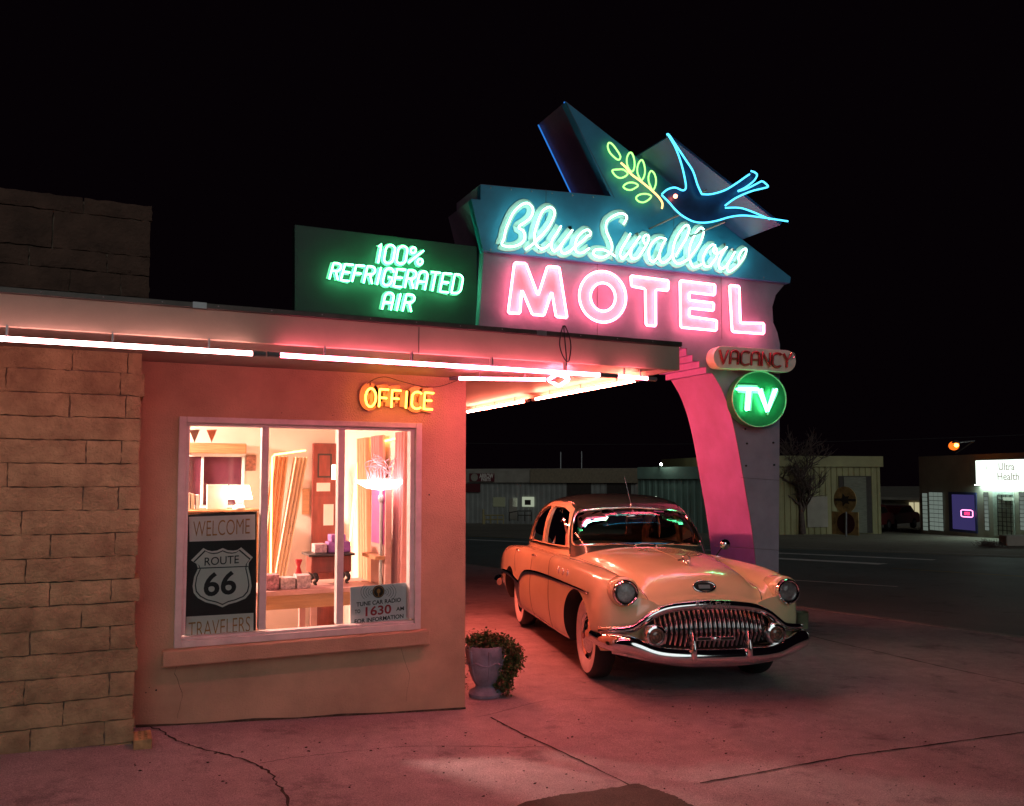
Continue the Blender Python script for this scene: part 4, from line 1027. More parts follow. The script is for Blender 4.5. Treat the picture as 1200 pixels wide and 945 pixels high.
mb = MB(); mb.obox(h0+nrmv*.014, ex*.05, ey*.016, nrmv*.003); loc('emblem_crest', mb, M['steel'], e, sm=0)
ho = hitz(0, .62); mb = MB()
mb.tube([ho+Vector((0,-.07,-.005)), ho+Vector((0,-.04,.015)), ho+Vector((0,.05,.022)), ho+Vector((0,.28,.006))], [.012,.022,.018,.005], 10)
mb.tube([ho+Vector((.036*math.cos(a), -.03, .04+.036*math.sin(a))) for a in [2*math.pi*k/20 for k in range(20)]], .006, 6, True)
mb.ell(ho+Vector((0,-.06,.03)), (.012,.05,.012), 10, 8)
loc('hood_ornament', mb, M['chrome'])
# wipers, antenna, mirror
for x0, x1 in ((-.10,-.50),(.12,.50)):
    a = hity(x0, 1.125, -1, .03); b = hity((x0+x1)/2, 1.128, -1, .035); c = hity(x1, 1.135, -1, .03)
    mb = MB(); mb.tube([a+Vector((0,-.02,-.01)), b+Vector((0,0,.012))], .005, 6); mb.tube([hity(x0*1.0-.06*(1 if x0>0 else -1), 1.13, -1, .02), b, c], .006, 6); mb.ell(a+Vector((0,-.02,-.01)), (.014,.014,.014), 8, 6)
    loc('wiper', mb, M['chrome'])
a = hity(0, 1.52, -1, .012); mb = MB(); mb.ell(a, (.016,.018,.022), 10, 8); mb.tube([a, a+Vector((-.06,.04,.30))], [.0035,.0018], 6); loc('antenna', mb, M['chrome'])
mb = MB(); c = Vector((.93, 1.86, 1.10)); mb.tube([Vector((.86,1.88,1.0)), Vector((.90,1.87,1.06)), c], .007, 6); mb.lathe([(.012,-.03),(.045,-.012),(.055,.0),(.05,.008),(.001,.009)], c+Vector((.02,0,.02)), (.15,1,.05), 24); loc('side_mirror', mb, M['chrome'])
# interior
mb = MB(); mb.box((-.66, 2.35, .40), (.66, 2.55, .98)); loc('front_seat', mb, M['seat'], bevel=.05)
mb = MB(); mb.box((-.66, 3.30, .40), (.66, 3.48, 1.02)); loc('rear_seat', mb, M['seat'], bevel=.05)
mb = MB(); c = Vector((.36, 2.02, 1.03)); ax = Vector((0, .55, .83)).normalized(); u = Vector((1,0,0)); w = ax.cross(u)
mb.tube([c+(u*math.cos(a)+w*math.sin(a))*.205 for a in [2*math.pi*k/36 for k in range(36)]], .011, 8, True)
mb.tube([c-u*.2, c, c+u*.2], .008, 6); mb.tube([c, c-ax*.3], .018, 8); loc('steering_wheel', mb, M['black'])
mb = MB(); mb.ell((0, 2.0, 1.40), (.09,.012,.028), 14, 8); mb.tube([(0,2.0,1.42),(0,2.06,1.47)], .006, 6); loc('rear_view_mirror', mb, M['chrome'])
mb = MB(); mb.tube([hity(-.28,1.13,-1,-.03)+Vector((0,.05,0)), hity(-.20,1.25,-1,-.03)+Vector((0,.05,0))], .006, 6)
# licence plate and rear bumper
rb_ = [(.95,4.75,.46,.05),(.95,4.95,.46,.06),(.90,5.12,.46,.062),(.75,5.20,.46,.06),(.4,5.24,.46,.06),(0,5.25,.46,.06)]
P = crs(mirror_path(rb_)); loc('rear_bumper', sweep(MB(), P, [(-o, u) for o, u in prof]), M['chrome'], sm=70)
# ------------------------------------------------------------------ things on and behind the window
YG = YW+.085
Xp, Zp = Vector((1,0,0)), Vector((0,0,1))
def panelY(name, corners, y, mt, parent, th=.004):
    q = [onY(px, py, y) for px, py in corners]
    return obj(name, MB().prism(q, (0, th, 0)), mt, parent)
M['p_black'] = mat('poster_black', (.012,.010,.010), .35, var=.1); M['p_white'] = mat('poster_white', (.88,.82,.74), .5, var=.05)
M['p_gold'] = mat('poster_gold', (.52,.24,.05), .5, var=.2, scale=30); M['p_red'] = mat('poster_red', (.50,.02,.03), .5)
po = thing('welcome_poster', 'tall black and white WELCOME ROUTE 66 TRAVELERS poster in the left window pane', 'poster', onY(258,748,YG))
panelY('board', [(219,603),(301,599.5),(300,743),(215.5,749)], YG, M['p_black'], po)
panelY('top_band', [(221.5,606),(299,603),(299,632.5),(222,635)], YG-.003, M['p_white'], po, .002)
panelY('bottom_band', [(218.5,723),(297,718.5),(297,743),(217,748)], YG-.003, M['p_white'], po, .002)
def z5(pts, k=1.0, c=(308,480)): return [(205+(c[0]+(x-c[0])*k)/5.56, 590+(c[1]+(y-c[1])*k)/5.56) for x, y in pts]
shp = [(105,372),(185,292),(212,306),(240,312),(275,308),(312,292),(345,306),(380,309),(408,304),(432,287),(508,352),(482,385),(478,420),(492,480),(500,540),(490,585),(460,620),(400,645),(350,658),(310,678),(265,660),(200,645),(150,618),(122,585),(115,540),(125,480),(150,425),(140,395)]
panelY('shield', z5(shp), YG-.003, M['p_white'], po, .002)
panelY('shield_line', z5(shp, .925), YG-.0042, M['p_black'], po, .001)
panelY('shield_field', z5(shp, .885), YG-.0054, M['p_white'], po, .001)
panelY('shield_bar', z5([(150,420),(478,408),(478,414),(150,427)]), YG-.0066, M['p_black'], po, .001)
def ptext(par, txt, c, w, h, m, y, bold=0, tilt=(1,0,0)):
    a = onY(*c, y); b = onY(c[0]+10, c[1], y); s = (b.x-a.x)/10; a2 = onY(c[0], c[1]+10, y); sv = abs(a2.z-a.z)/10
    mb = MB(); place_text(mb, txt, a, Vector(tilt), Zp, w*s, h*sv, bold, .0008); return obj('lettering', mb, m, par)
sl_ = (1, 0, .035)
ptext(po, 'WELCOME', (260,618.5), 66, 18, M['p_gold'], YG-.004, -.01, sl_)
ptext(po, 'TRAVELERS', (257.5,735), 72, 18, M['p_gold'], YG-.004, -.01, sl_)
ptext(po, 'ROUTE', (260,657), 40, 9.5, M['p_black'], YG-.0068, .005, sl_)
ptext(po, '66', (258,684), 38, 28, M['p_black'], YG-.0068, .02, sl_)
rn = thing('radio_notice', 'white notice TUNE CAR RADIO TO 1630 AM FOR INFORMATION in the right window corner', 'sign', onY(446,735,YG))
panelY('board', [(410.5,688.5),(480,682.5),(480,731),(410.5,737)], YG, mat('notice_white', (.90,.86,.88), .5, var=.04), rn)
for txt, c, w, h, m_ in (('TUNE CAR RADIO',(444,705.8),52,5,'p_black'),('TO',(419,716.8),6.5,4.5,'p_black'),('AM',(468.8,713.5),9,4.5,'p_black'),('1630',(443.5,715.3),30,11,'p_red'),('FOR INFORMATION',(444.5,725.3),57,5,'p_black')):
    ptext(rn, txt, c, w, h, M[m_], YG-.001, .02, (1,0,.045))
def arcs(side):
    mb = MB()
    for k in range(5):
        cx, cy = 443.5, 694; q = []
        for j in range(9):
            a = R(-38+76*j/8); rr = 9+2.9*k; q.append(onY(cx+side*rr*math.cos(a), cy+(.75+.08*k)*rr*math.sin(a)*.62-side*.0, YG-.002))
        mb.tube(q, .0014, 5)
    return mb
obj('wave_marks', arcs(-1), M['p_black'], rn); obj('wave_marks', arcs(1), M['p_black'], rn)
c = onY(443.5, 693.5, YG-.002); mb = MB(); mb.lathe([(.046,0),(.046,.002),(.001,.003)], c, (0,-1,0), 28); obj('round_badge', mb, M['p_black'], rn)
mb = MB(); mb.tube([c+Vector((.038*math.cos(a), -.003, .038*math.sin(a))) for a in [2*math.pi*k/24 for k in range(24)]], .002, 5, True); mb.ell(c+Vector((0,-.004,.004)), (.014,.002,.018), 10, 6); mb.tube([c+Vector((0,-.003,-.015)), c+Vector((0,-.003,-.034))], .005, 5); obj('badge_figure', mb, M['p_gold'], rn)
# ------------------------------------------------------------------ the lit office room
M['room'] = mat('warm_cream_wall', (.84,.70,.60), .8, var=.05, scale=2); M['roomfloor'] = mat('tan_floor', (.45,.34,.24), .6, var=.1)
rm = thing('office_room', 'warm cream office interior seen through the big window', 'room', (0, 8, 0))
RX0, RX1, RY0, RY1, RZ0, RZ1 = -2.3, 2.24, YI+.01, 9.4, -.02, 2.40
mb = MB(); mb.box((RX0-.05, RY1, RZ0), (RX1, RY1+.05, RZ1)); mb.box((RX0-.05, RY0, RZ0), (RX0, RY1, RZ1)); obj('wall', mb, M['room'], rm)
obj('side_wall', MB().box((RX1-.03, RY0, RZ0), (RX1, RY1, RZ1)), M['room'], rm)
obj('room_floor', MB().box((RX0, RY0, RZ0-.05), (RX1, RY1, RZ0)), M['roomfloor'], rm); obj('ceiling', MB().box((RX0-.05, RY0, RZ1), (RX1, RY1+.05, RZ1+.03)), M['room'], rm)
M['wood'] = mat('honey_wood', (.42,.22,.10), .45, var=.15, stretch=(1,8,8), scale=4); M['dwood'] = mat('dark_red_wood', (.20,.035,.025), .4, var=.2, stretch=(6,6,1), scale=4)
M['pinkwood'] = mat('pink_painted_wood', (.55,.30,.26), .5, var=.1)
def on(px, py, Y): return onY(px, py, Y)
def boxpx(mb, x0, y0, x1, y1, Y, d):
    a = on(x0, y1, Y); b = on(x1, y0, Y); mb.box((a.x, Y, a.z), (b.x, Y+d, b.z))
# back window with dark night glass and bamboo blind
bw = thing('back_window', 'dark back window of the office with cream frame, left of the table lamp', 'window', on(250,590,RY1))
mb = MB(); 
for r_ in ((214,531,287,535),(214,592,287,596),(214,535,219,592),(235,535,239,592),(283,535,287,592)): boxpx(mb, *r_, RY1-.05, .045)
obj('frame', mb, M['white_wood'], bw); mb = MB(); boxpx(mb, 219, 535, 283, 592, RY1-.02, .01); obj('glass', mb, mat('night_glass', (.10,.03,.05), .1, coat=1), bw)
bl = MB(); boxpx(bl, 214, 520, 289, 531, RY1-.12, .10); tag(obj('bamboo_blind', bl, mat('bamboo', (.50,.27,.12), .6, var=.25, stretch=(1,1,30), scale=5), bevel=.01), 'rolled bamboo blind over the back window', 'blind')
# sideboard, books, framed picture and lamp
sh = thing('sideboard', 'low brown sideboard under the back window', 'cabinet', on(250,640,8.9))
mb = MB(); boxpx(mb, 205, 597, 305, 601, 8.9, .42); obj('top', mb, M['wood'], sh, bevel=.005); mb = MB(); boxpx(mb, 207, 601, 303, 700, 8.92, .38); obj('carcass', mb, M['wood'], sh)
mb = MB(); boxpx(mb, 242, 568, 267, 597, 8.98, .02); f_ = obj('framed_notice', mb, M['p_white'], bevel=.004); tag(f_, 'pale framed notice standing on the sideboard left of the lamp', 'picture')
for i, (x, c) in enumerate(((219,(.6,.5,.4)),(224,(.5,.42,.3)),(230,(.62,.55,.5)))):
    mb = MB(); boxpx(mb, x, 578+i, x+4, 597, 9.0, .15); o = obj('book', mb, mat('book_cover', c, .6), bevel=.003); tag(o, ['leftmost book standing on the sideboard','middle book of three standing on the sideboard','book nearest the window bar on the sideboard'][i], 'book', 'books on the sideboard')
p = on(280, 597, 8.95); lp = thing('table_lamp', 'table lamp with glowing white shade on the sideboard', 'lamp', p)
obj('base', MB().lathe([(.06,0),(.065,.02),(.03,.05),(.05,.12),(.015,.17),(.012,.24)], p, UPZ, 20), M['mint_face'], lp, smooth=50)
M['shade'] = emit('lit_lamp_shade', (1,.78,.55), 16)
za = on(280,585,8.95).z; zb_ = on(280,569,8.95).z; obj('shade', MB().lathe([(.128,0),(.095,zb_-za)], (p.x, p.y, za), UPZ, 28), M['shade'], lp, smooth=50)
# pennants
for i, px in enumerate((228, 248)):
    q = [on(px-6, 504, 6.75), on(px+6.5, 503.5, 6.75), on(px, 519, 6.75)]
    o = obj('pennant', MB().prism(q, (0,.004,0)), mat('grey_pennant', (.25,.16,.15), .8) if i == 0 else mat('coral_pennant', (.60,.22,.14), .8)); tag(o, ['grey triangular pennant hanging at the top left of the window','coral triangular pennant hanging right of the grey one'][i], 'pennant', 'pennants in the window')
# curtains: pleated sheets
def curtain(name, xa, xb, ytop, ybot, Y, label, m, slant=0):
    a = on(xa, ytop, Y); b = on(xb, ytop, Y); z0 = on(xa, ybot, Y).z; n = 60; P = []
    for j in range(9):
        v = j/8; row = []
        for i in range(n+1):
            u = i/n; x = a.x+(b.x-a.x)*u*(1-.18*slant*v)-slant*.22*v; row.append(Vector((x, Y+.016*math.sin(u*2*math.pi*4+.6*v)*(1-.2*v), a.z+(z0-a.z)*v)))
        P.append(row)
    o = obj(name, MB().grid(P), m, smooth=60); tag(o, label, 'curtain')
M['cur1'] = mat('peach_curtain', (.75,.42,.25), .85, var=.05); M['cur2'] = mat('cream_curtain', (.72,.55,.40), .85, var=.05)
M['cur3'] = mat('pink_curtain', (.75,.38,.36), .85, var=.05)
curtain('curtain', 319, 338, 535, 690, 8.8, 'peach curtain behind the left yellow neon border', M['cur1'], .5)
curtain('curtain', 344, 361, 536, 690, 8.7, 'cream curtain gathered to the left of the dark red door', M['cur2'], .9)
t = thing('neon_border', 'yellow neon tube bordering the top and side of the peach curtain', 'neon tube', on(318,534,8.55))
q = [on(317,700,8.55), on(317.5,620,8.55), on(319,536,8.55), on(322,533,8.55), on(358,528,8.55)]; obj('tube', MB().tube(q, .009, 6), emit('neon_yellow', (1,.42,.10), 12), t, smooth=60)
# night mirror window between the curtains
mb = MB(); mb.box((0,0,0),(.001,.001,.001))
dr = thing('office_door', 'dark red wooden door covered with notices at the back of the office', 'door', on(378,720,RY1-.05))
mb = MB(); a = on(364, 735, RY1-.07); b = on(398, 520, RY1-.07); mb.box((a.x, RY1-.07, RZ0), (b.x, RY1-.02, b.z)); obj('door_leaf', mb, M['dwood'], dr, bevel=.005)
for r_, m_ in (((372,532,389,560),'p_black'),((374,534,387,558),'dwood'),((371,566,387,576),'p_white'),((379,591,391,616),'p_white'),((389,545,393,562),'shade')):
    mb = MB(); boxpx(mb, *r_, RY1-.078-(.004 if m_ == 'dwood' else 0), .005); obj('notice', mb, M[m_], dr)
mb = MB(); boxpx(mb, 354, 573, 363, 603, RY1-.02, .015); tag(obj('wall_picture', mb, M['wood']), 'small brown picture on the wall left of the dark red door', 'picture')
# east wall: window with pink curtains and neon border, seen very obliquely
def onE(px, py): return onX(px, py, RX1-.06)
t = thing('neon_border', 'yellow neon tube framing the curtains on the right hand office wall', 'neon tube', onE(420,525))
obj('tube', MB().tube([onE(410,640), onE(413,600), onE(421,526), onE(424,523), onE(460,515), onE(484,508)], .010, 6), bpy.data.materials['neon_yellow'], t, smooth=60)
for i, (pa_, pb2, m_) in enumerate(((424,436,'cur1'),(441,452,'cur3'),(470,484,'cur3'))):
    a = onE(pa_, 528); b = onE(pb2, 522); P = []; n = 40
    for j in range(9):
        v = j/8; P.append([Vector((RX1-.09-.03*math.sin(u/n*2*math.pi*4), a.y+(b.y-a.y)*u/n+(-.15*v if i < 2 else .1*v), 2.13-(2.13-.5)*v)) for u in range(n+1)])
    o = obj('curtain', MB().grid(P), M[m_], smooth=60); tag(o, ['peach curtain on the right hand office wall','pink curtain on the right hand wall behind the floor lamp','pink curtain on the right hand wall nearest the window'][i], 'curtain')
# trestle table with stove, boxes
TZ = on(350, 690, 7.0).z
tb = thing('display_table', 'long pale wooden table behind the office window', 'table', (1.2, 7.2, RZ0))
xa = on(296, 690, 6.9).x; xb = on(411, 690, 6.9).x
obj('tabletop', MB().box((xa, 6.9, TZ-.035), (xb+.25, 7.55, TZ)), M['pinkwood'], tb, bevel=.004); obj('apron', MB().box((xa+.05, 6.95, TZ-.15), (xb+.2, 6.98, TZ-.036)), M['wood'], tb)
for x in (xa+.07, on(369,700,6.96).x, xb+.2):
    for y in (6.985, 7.45): obj('leg', MB().box((x-.025, y, RZ0), (x+.025, y+.05, TZ-.036)), M['pinkwood'], tb)
M['box1'] = mat('printed_box', (.45,.22,.26), .6, var=.4, scale=40); M['box2'] = mat('pale_box', (.60,.45,.45), .6, var=.3, scale=40); M['purple'] = mat('purple_box', (.30,.12,.38), .6, var=.15, scale=20)
for i, (x0, x1, h, m_, l) in enumerate(((312,327,.12,'box1','dark printed souvenir box at the left end of the display table'),(329,346,.09,'box2','low pale souvenir box in the middle of the row on the display table'),(348,364,.105,'box2','pale souvenir box next to the toy stove legs'))):
    a = on(x0, 690, 6.98); b = on(x1, 690, 6.98); tag(obj('souvenir_box', MB().box((a.x, 6.98, TZ+.001), (b.x, 7.14, TZ+h)), M[m_], bevel=.004), l, 'box', 'souvenir boxes on the display table')
a = on(361, 686, 7.15); b = on(415, 686, 7.15); st = thing('toy_stove', 'black cast iron toy stove on curved legs on the display table', 'stove', (a.x+.3, 7.25, TZ))
z1 = on(385, 672, 7.15).z; z2 = on(385, 652, 7.15).z
obj('oven_box', MB().box((a.x+.03, 7.17, z1), (b.x-.02, 7.40, z2)), M['dwood'], st, bevel=.01); obj('top_plate', MB().box((a.x, 7.13, z2+.001), (b.x, 7.44, z2+.02)), M['black'], st, bevel=.004)
for x in (a.x+.06, b.x-.06):
    for y in (7.19, 7.37): obj('leg', MB().tube(cr([(x, y, z1+.005), (x+.02, y-.02, z1-.05), (x-.005, y-.01, TZ+.02), (x+.01, y-.03, TZ+.004)], 4), [.02]*4+[.014]*4+[.01]*4+[.012], 7), M['black'], st, smooth=60)
for i, (x0, x1, h0, h1, m_, l) in enumerate(((369,383,0,.075,'box2','pale tissue box on the toy stove'),(385,411,0,.09,'purple','large purple box on the toy stove'),(388,405,.092,.15,'purple','small purple box on top of the large purple box'))):
    c_ = on(x0, 652, 7.22); d_ = on(x1, 652, 7.22); tag(obj('gift_box', MB().box((c_.x, 7.22, z2+.022+h0), (d_.x, 7.36, z2+.022+h1)), M[m_], bevel=.006), l, 'box', 'boxes on the toy stove')
p = on(354, 668, 7.1); tag(obj('red_vase', MB().lathe([(.012,0),(.035,.02),(.03,.09),(.012,.15),(.03,.2),(.028,.21)], (p.x, 7.25, TZ+.001), UPZ, 20), M['p_red'], smooth=50), 'slim red vase standing between the boxes and the toy stove', 'vase')
# torchiere
YL = 6.85; p = on(447, 566, YL); tl = thing('floor_lamp', 'tall floor lamp with wide glowing glass bowl near the right window pane', 'lamp', (p.x, YL, RZ0))
M['bowl'] = emit('lit_glass_bowl', (1, .50, .52), 13)
obj('pole', MB().tube([(p.x, YL, RZ0+.02), (p.x, YL, p.z-.05)], .014, 10), M['mint_face'], tl, smooth=60)
obj('bowl', MB().lathe([(.02,-.06),(.12,-.045),(.2,0),(.205,.022),(.19,.022),(.11,-.02),(.02,-.03)], p, UPZ, 36), M['bowl'], tl, smooth=60)
obj('foot', MB().lathe([(.14,0),(.14,.015),(.02,.03)], (p.x, YL, RZ0), UPZ, 24), M['mint_face'], tl, smooth=60)
mb = MB(); mb.ell(p+Vector((0,0,-.13)), (.028,.028,.04), 10, 8); obj('knob', mb, M['mint_face'], tl, smooth=60)
mb = MB()
for k in range(26):
    a = random.uniform(0, 6.28); r_ = random.uniform(.02,.14); h = random.uniform(.12,.24); b = p+Vector((r_*math.cos(a), r_*math.sin(a), .0))
    mb.tube(cr([b, b+Vector((.02*math.cos(a),0,h*.5)), b+Vector((.04*math.cos(a*3),.02,h*.85)), b+Vector((.06*math.cos(a*2),0,h))],3), .004, 5)
tag(obj('glass_flowers', mb, mat('glass_flower', (.8,.55,.6), .2, coat=1), smooth=60), 'pale glass flower stems rising from the floor lamp bowl', 'ornament')
# magenta jukebox cabinet in the right corner
a = onE(474, 600); b = onE(456, 600)
jk = thing('display_cabinet', 'pink wooden shelf cabinet on the right hand office wall behind the floor lamp', 'cabinet', (RX1-.2, a.y, RZ0))
obj('carcass', MB().box((RX1-.22, a.y, RZ0), (RX1-.17, b.y, 1.75)), M['pinkwood'], jk)
obj('pink_panel', MB().box((RX1-.226, a.y+.03, 1.2), (RX1-.221, b.y-.03, 1.68)), mat('magenta_panel', (.5,.06,.28), .5), jk)
for z in (.4,.75,1.08): obj('shelf', MB().box((RX1-.30, a.y+.01, z), (RX1-.221, b.y-.01, z+.03)), M['wood'], jk)
# unseen ceiling fitting, added to brighten the office
cl = thing('fill_ceiling_lamp', 'added unseen opal ceiling lamp brightening the office', 'lamp', (-.6, 9.0, RZ1))
obj('fill_diffuser', MB().lathe([(.20,-.012),(.19,-.05),(.12,-.075),(.001,-.085)], (-.6, 9.0, RZ1), UPZ, 32), emit('opal_fill', (1,.60,.48), 1900), cl, smooth=60)
obj('rim', MB().lathe([(.215,-.002),(.215,-.014),(.20,-.014)], (-.6, 9.0, RZ1), UPZ, 32), M['steel'], cl)
# ------------------------------------------------------------------ urn with plant at the corner
p = on_plane(568.5, 815, (0,0,0), UPZ); p.z = zlot(p.x, p.y)
ur = thing('garden_urn', 'pale lavender pedestal urn on the pavement at the building corner', 'urn', p)
M['urn'] = mat('weathered_pale_urn', (.27,.29,.38), .7, var=.18, scale=8, bump=.3)
obj('bowl', MB().lathe([(.13,0),(.135,.025),(.12,.045),(.085,.065),(.075,.085),(.10,.12),(.125,.18),(.14,.26),(.150,.33),(.158,.38),(.150,.40),(.135,.40),(.12,.36)], p, UPZ, 40), M['urn'], ur, smooth=40)
for k in range(6):
    a = k*math.pi/3+.35; mb = MB(); q = [p+Vector((math.cos(a)*r_, math.sin(a)*r_, z)) for r_, z in ((.158,.375),(.155,.33),(.146,.27),(.130,.20),(.104,.13))]
    mb.tube(q, [.014,.013,.009,.007,.006], 6); obj('relief_strap', mb, M['urn'], ur, smooth=60)
q = []
for k in range(48):
    a = 2*math.pi*k/48; q.append(p+Vector((math.cos(a)*.152, math.sin(a)*.152, .285-.03*abs(math.sin(a*3+1.05)))))
obj('relief_swag', MB().tube(q, .007, 6, True), M['urn'], ur, smooth=60)
M['leaf'] = mat('dark_ivy_leaf', (.07,.13,.035), .6, var=.4, scale=30); M['leafr'] = mat('ruddy_leaf', (.16,.07,.03), .6, var=.4, scale=30)
rg = random.Random(11); mb = MB(); mb2 = MB(); stems = MB()
def leafq(m, c, s, d=None):
    n = Vector((rg.gauss(0,1), rg.gauss(0,1), rg.gauss(.4,1))).normalized(); u = n.orthogonal().normalized(); u = Matrix.Rotation(rg.uniform(0, 6.28), 3, n) @ u; w = n.cross(u)
    m.add([c-u*s, c+w*s*.55+n*s*.15, c+u*s, c-w*s*.55+n*s*.15], [(0,1,2,3)])
def clump(c, r_, n, s=.011):
    for _ in range(n):
        d = Vector((rg.gauss(0,.5), rg.gauss(0,.5), rg.gauss(0,.5))); leafq(mb if rg.random() < .72 else mb2, Vector(c)+Vector((d.x*r_[0], d.y*r_[1], d.z*r_[2])), s*rg.uniform(.6,1.4))
top = p+Vector((0,0,.40)); rt = RT
for _ in range(34):
    a = rg.uniform(0, 6.28); rr = rg.uniform(.0,.15); c = top+Vector((math.cos(a)*rr, math.sin(a)*rr, rg.uniform(.0,.07))); clump(c, (.05,.05,.04), 60, .014)
    stems.tube([top+Vector((0,0,-.05)), c], .002, 4)
for _ in range(60):                         # trailing on the driveway side
    v = rg.random(); c = p+rt*(.17+.05*math.sin(v*5)+rg.uniform(-.04,.05))+FH*rg.uniform(-.08,.12)+UPZ*(.42-.38*v); clump(c, (.055,.06,.05), 55, .014)
for _ in range(8):
    v = rg.random(); c = p-rt*(.14+.03*v)+FH*rg.uniform(-.05,.05)+UPZ*(.36-.3*v); clump(c, (.03,.03,.04), 14, .009)
pl = thing('urn_plant', 'dark bushy plant spilling from the urn over its driveway side', 'plant', top)
obj('foliage', mb, M['leaf'], pl, fix=False); obj('ruddy_foliage', mb2, M['leafr'], pl, fix=False); obj('stem', stems, M['dwood'], pl)
# bucket at the kerb
p = on_plane(939.5, 727, (0,0,-.07), UPZ); p.z = zlot(p.x, p.y)
bk = thing('planter_bucket', 'small dull green bucket on the pavement edge beside the front bumper', 'bucket', p)
obj('pail', MB().lathe([(.001,0),(.075,0),(.088,.2),(.092,.205),(.086,.205),(.072,.02),(.001,.015)], p, UPZ, 28), mat('dull_green_pail', (.22,.25,.15), .5, var=.2), bk, smooth=40)
obj('handle', MB().tube([p+Vector((.09*math.cos(a), 0, .2+.02*math.sin(a))) for a in [math.pi*k/12 for k in range(13)]], .003, 5), M['steel'], bk)
# ------------------------------------------------------------------ across the street
class Facade:
    def __init__(s, a, b):
        s.a = onG(*a); s.b = onG(*b); s.d = Vector((s.b.x-s.a.x, s.b.y-s.a.y, 0)).normalized(); s.n = Vector((s.d.y, -s.d.x, 0))
        if s.n.dot(FH) > 0: s.n = -s.n
    def p(s, px, py, off=0): return on_plane(px, py, s.a+s.n*off, s.n)
    def rect(s, x0, y0, x1, y1, off=.0, ref=None):     # rectangle in the wall from pixel corners, horizontal edges level
        A = s.p(x0, y1, off); B = s.p(x1, y1, off); T = s.p((x0+x1)/2, y0, off).z; Bt = s.p((x0+x1)/2, y1, off).z
        return [Vector((A.x, A.y, Bt)), Vector((B.x, B.y, Bt)), Vector((B.x, B.y, T)), Vector((A.x, A.y, T))]
    def slab(s, name, r_, th, mt, parent, off=0, **k): return obj(name, MB().prism(s.rect(*r_, off=off), s.n*th), mt, parent, **k)
M['metalwall'] = mat('grey_corrugated_wall', (.30,.31,.29), .6, var=.1, scale=1); M['greenwall'] = mat('green_corrugated_wall', (.16,.26,.22), .6, var=.1, scale=1)
M['yellowwall'] = mat('ochre_corrugated_wall', (.32,.30,.15), .6, var=.1, scale=1); M['fasciab'] = mat('weathered_tan_fascia', (.34,.31,.26), .7, var=.12, scale=1)
M['gdoor'] = mat('dark_garage_door', (.045,.035,.03), .7, var=.2); M['greyst'] = mat('grey_stucco', (.38,.35,.30), .85, var=.1, scale=1, bump=.2, bscale=20)
def corr(F_, x0, x1, yt, yb, mt, parent, pitch=.3, off=0.0, name='corrugated_wall'):
    A = F_.p(x0, yb, off); B = F_.p(x1, yb, off); zb = min(F_.p(x0, yb, off).z, F_.p(x1, yb, off).z)-.6; ztop = F_.p((x0+x1)/2, yt, off).z
    L_ = (B-A).length; n = max(4, int(L_/pitch)); P0 = []; P1_ = []
    for i in range(n):
        for u, d in ((.0, 0), (.35, 0), (.45, .05), (.9, .05)):
            q = Vector((A.x, A.y, 0)).lerp(Vector((B.x, B.y, 0)), min(1, (i+u)/n)) + F_.n*d; P0.append(Vector((q.x, q.y, zb))); P1_.append(Vector((q.x, q.y, ztop)))
    return obj(name, MB().grid([P0, P1_]), mt, parent)
def massing(F_, x0, x1, yt, yb, depth, mt, parent, name='building_shell', off=-.02):
    A = F_.p(x0, yb, off); B = F_.p(x1, yb, off); zb = min(A.z, B.z)-1; zt = F_.p((x0+x1)/2, yt, off).z
    q = [Vector((A.x, A.y, zb)), Vector((B.x, B.y, zb)), Vector((B.x, B.y, zt)), Vector((A.x, A.y, zt))]
    return obj(name, MB().prism(q, -F_.n*depth), mt, parent)
M['litwin'] = emit('lit_far_window', (.75,.85,.62), .42); M['litdim'] = emit('dim_far_window', (.45,.48,.30), .09)
FA = Facade((470, 612), (748, 615))
ga = thing('parts_store', 'long low metal auto parts building across the street, beyond the car roof', 'building', FA.a)
massing(FA, 430, 748, 549.5, 612, 12, M['fasciab'], ga)
corr(FA, 430, 748, 566, 613, M['metalwall'], ga, .45, .03)
FA.slab('fascia_band', (430, 552, 622, 565.5), .25, M['fasciab'], ga, .1); FA.slab('fascia_band', (623, 549.5, 748, 566), .3, mat('brown_fascia', (.27,.22,.15), .7), ga, .1)
for r_ in ((665, 565, 693, 616), (712, 565, 740, 616)): FA.slab('garage_door', r_, .05, M['gdoor'], ga, .1)
for r_, m_ in (((578,583,592,594),'litdim'),((597,584,606,609),'fasciab'),((601,584,606,594),'litwin'),((612,582.5,626,594),'litwin')):
    w_ = FA.slab('window' if m_ != 'fasciab' else 'door', r_, .03, M[m_], ga, .12)
FA.slab('window_frame', (615,586,622,592), .02, M['gdoor'], ga, .16)
st_ = thing('store_sign', 'dark maroon shop sign with pale round logo and lettering on the far fascia', 'sign', FA.p(565,560,.4))
FA.slab('board', (550.5, 555, 579.5, 564.5), .08, mat('maroon_board', (.14,.02,.03), .6), st_, .38)
c = FA.p(556, 559.7, .5); obj('round_logo', MB().lathe([(.32,0),(.32,.03)], c, FA.n, 20), M['fasciab'], st_)
mb = MB(); place_text(mb, 'ARROW', FA.p(570, 557.9, .47), FA.d, UPZ, 1.25, .38, .02, .02); place_text(mb, 'PARTS', FA.p(569.5, 562.2, .47), FA.d, UPZ, .85, .28, .02, .02); obj('lettering', mb, M['p_white'], st_)
FA.slab('lower_board', (546, 567, 563, 577), .06, mat('dark_lower_sign', (.10,.015,.02), .6), st_, .2)
M['rail'] = mat('yellow_rail', (.34,.28,.12), .5)
rl = thing('handrail', 'low pipe handrail in front of the far lit doorway', 'railing', FA.p(600,610,1))
mb = MB()
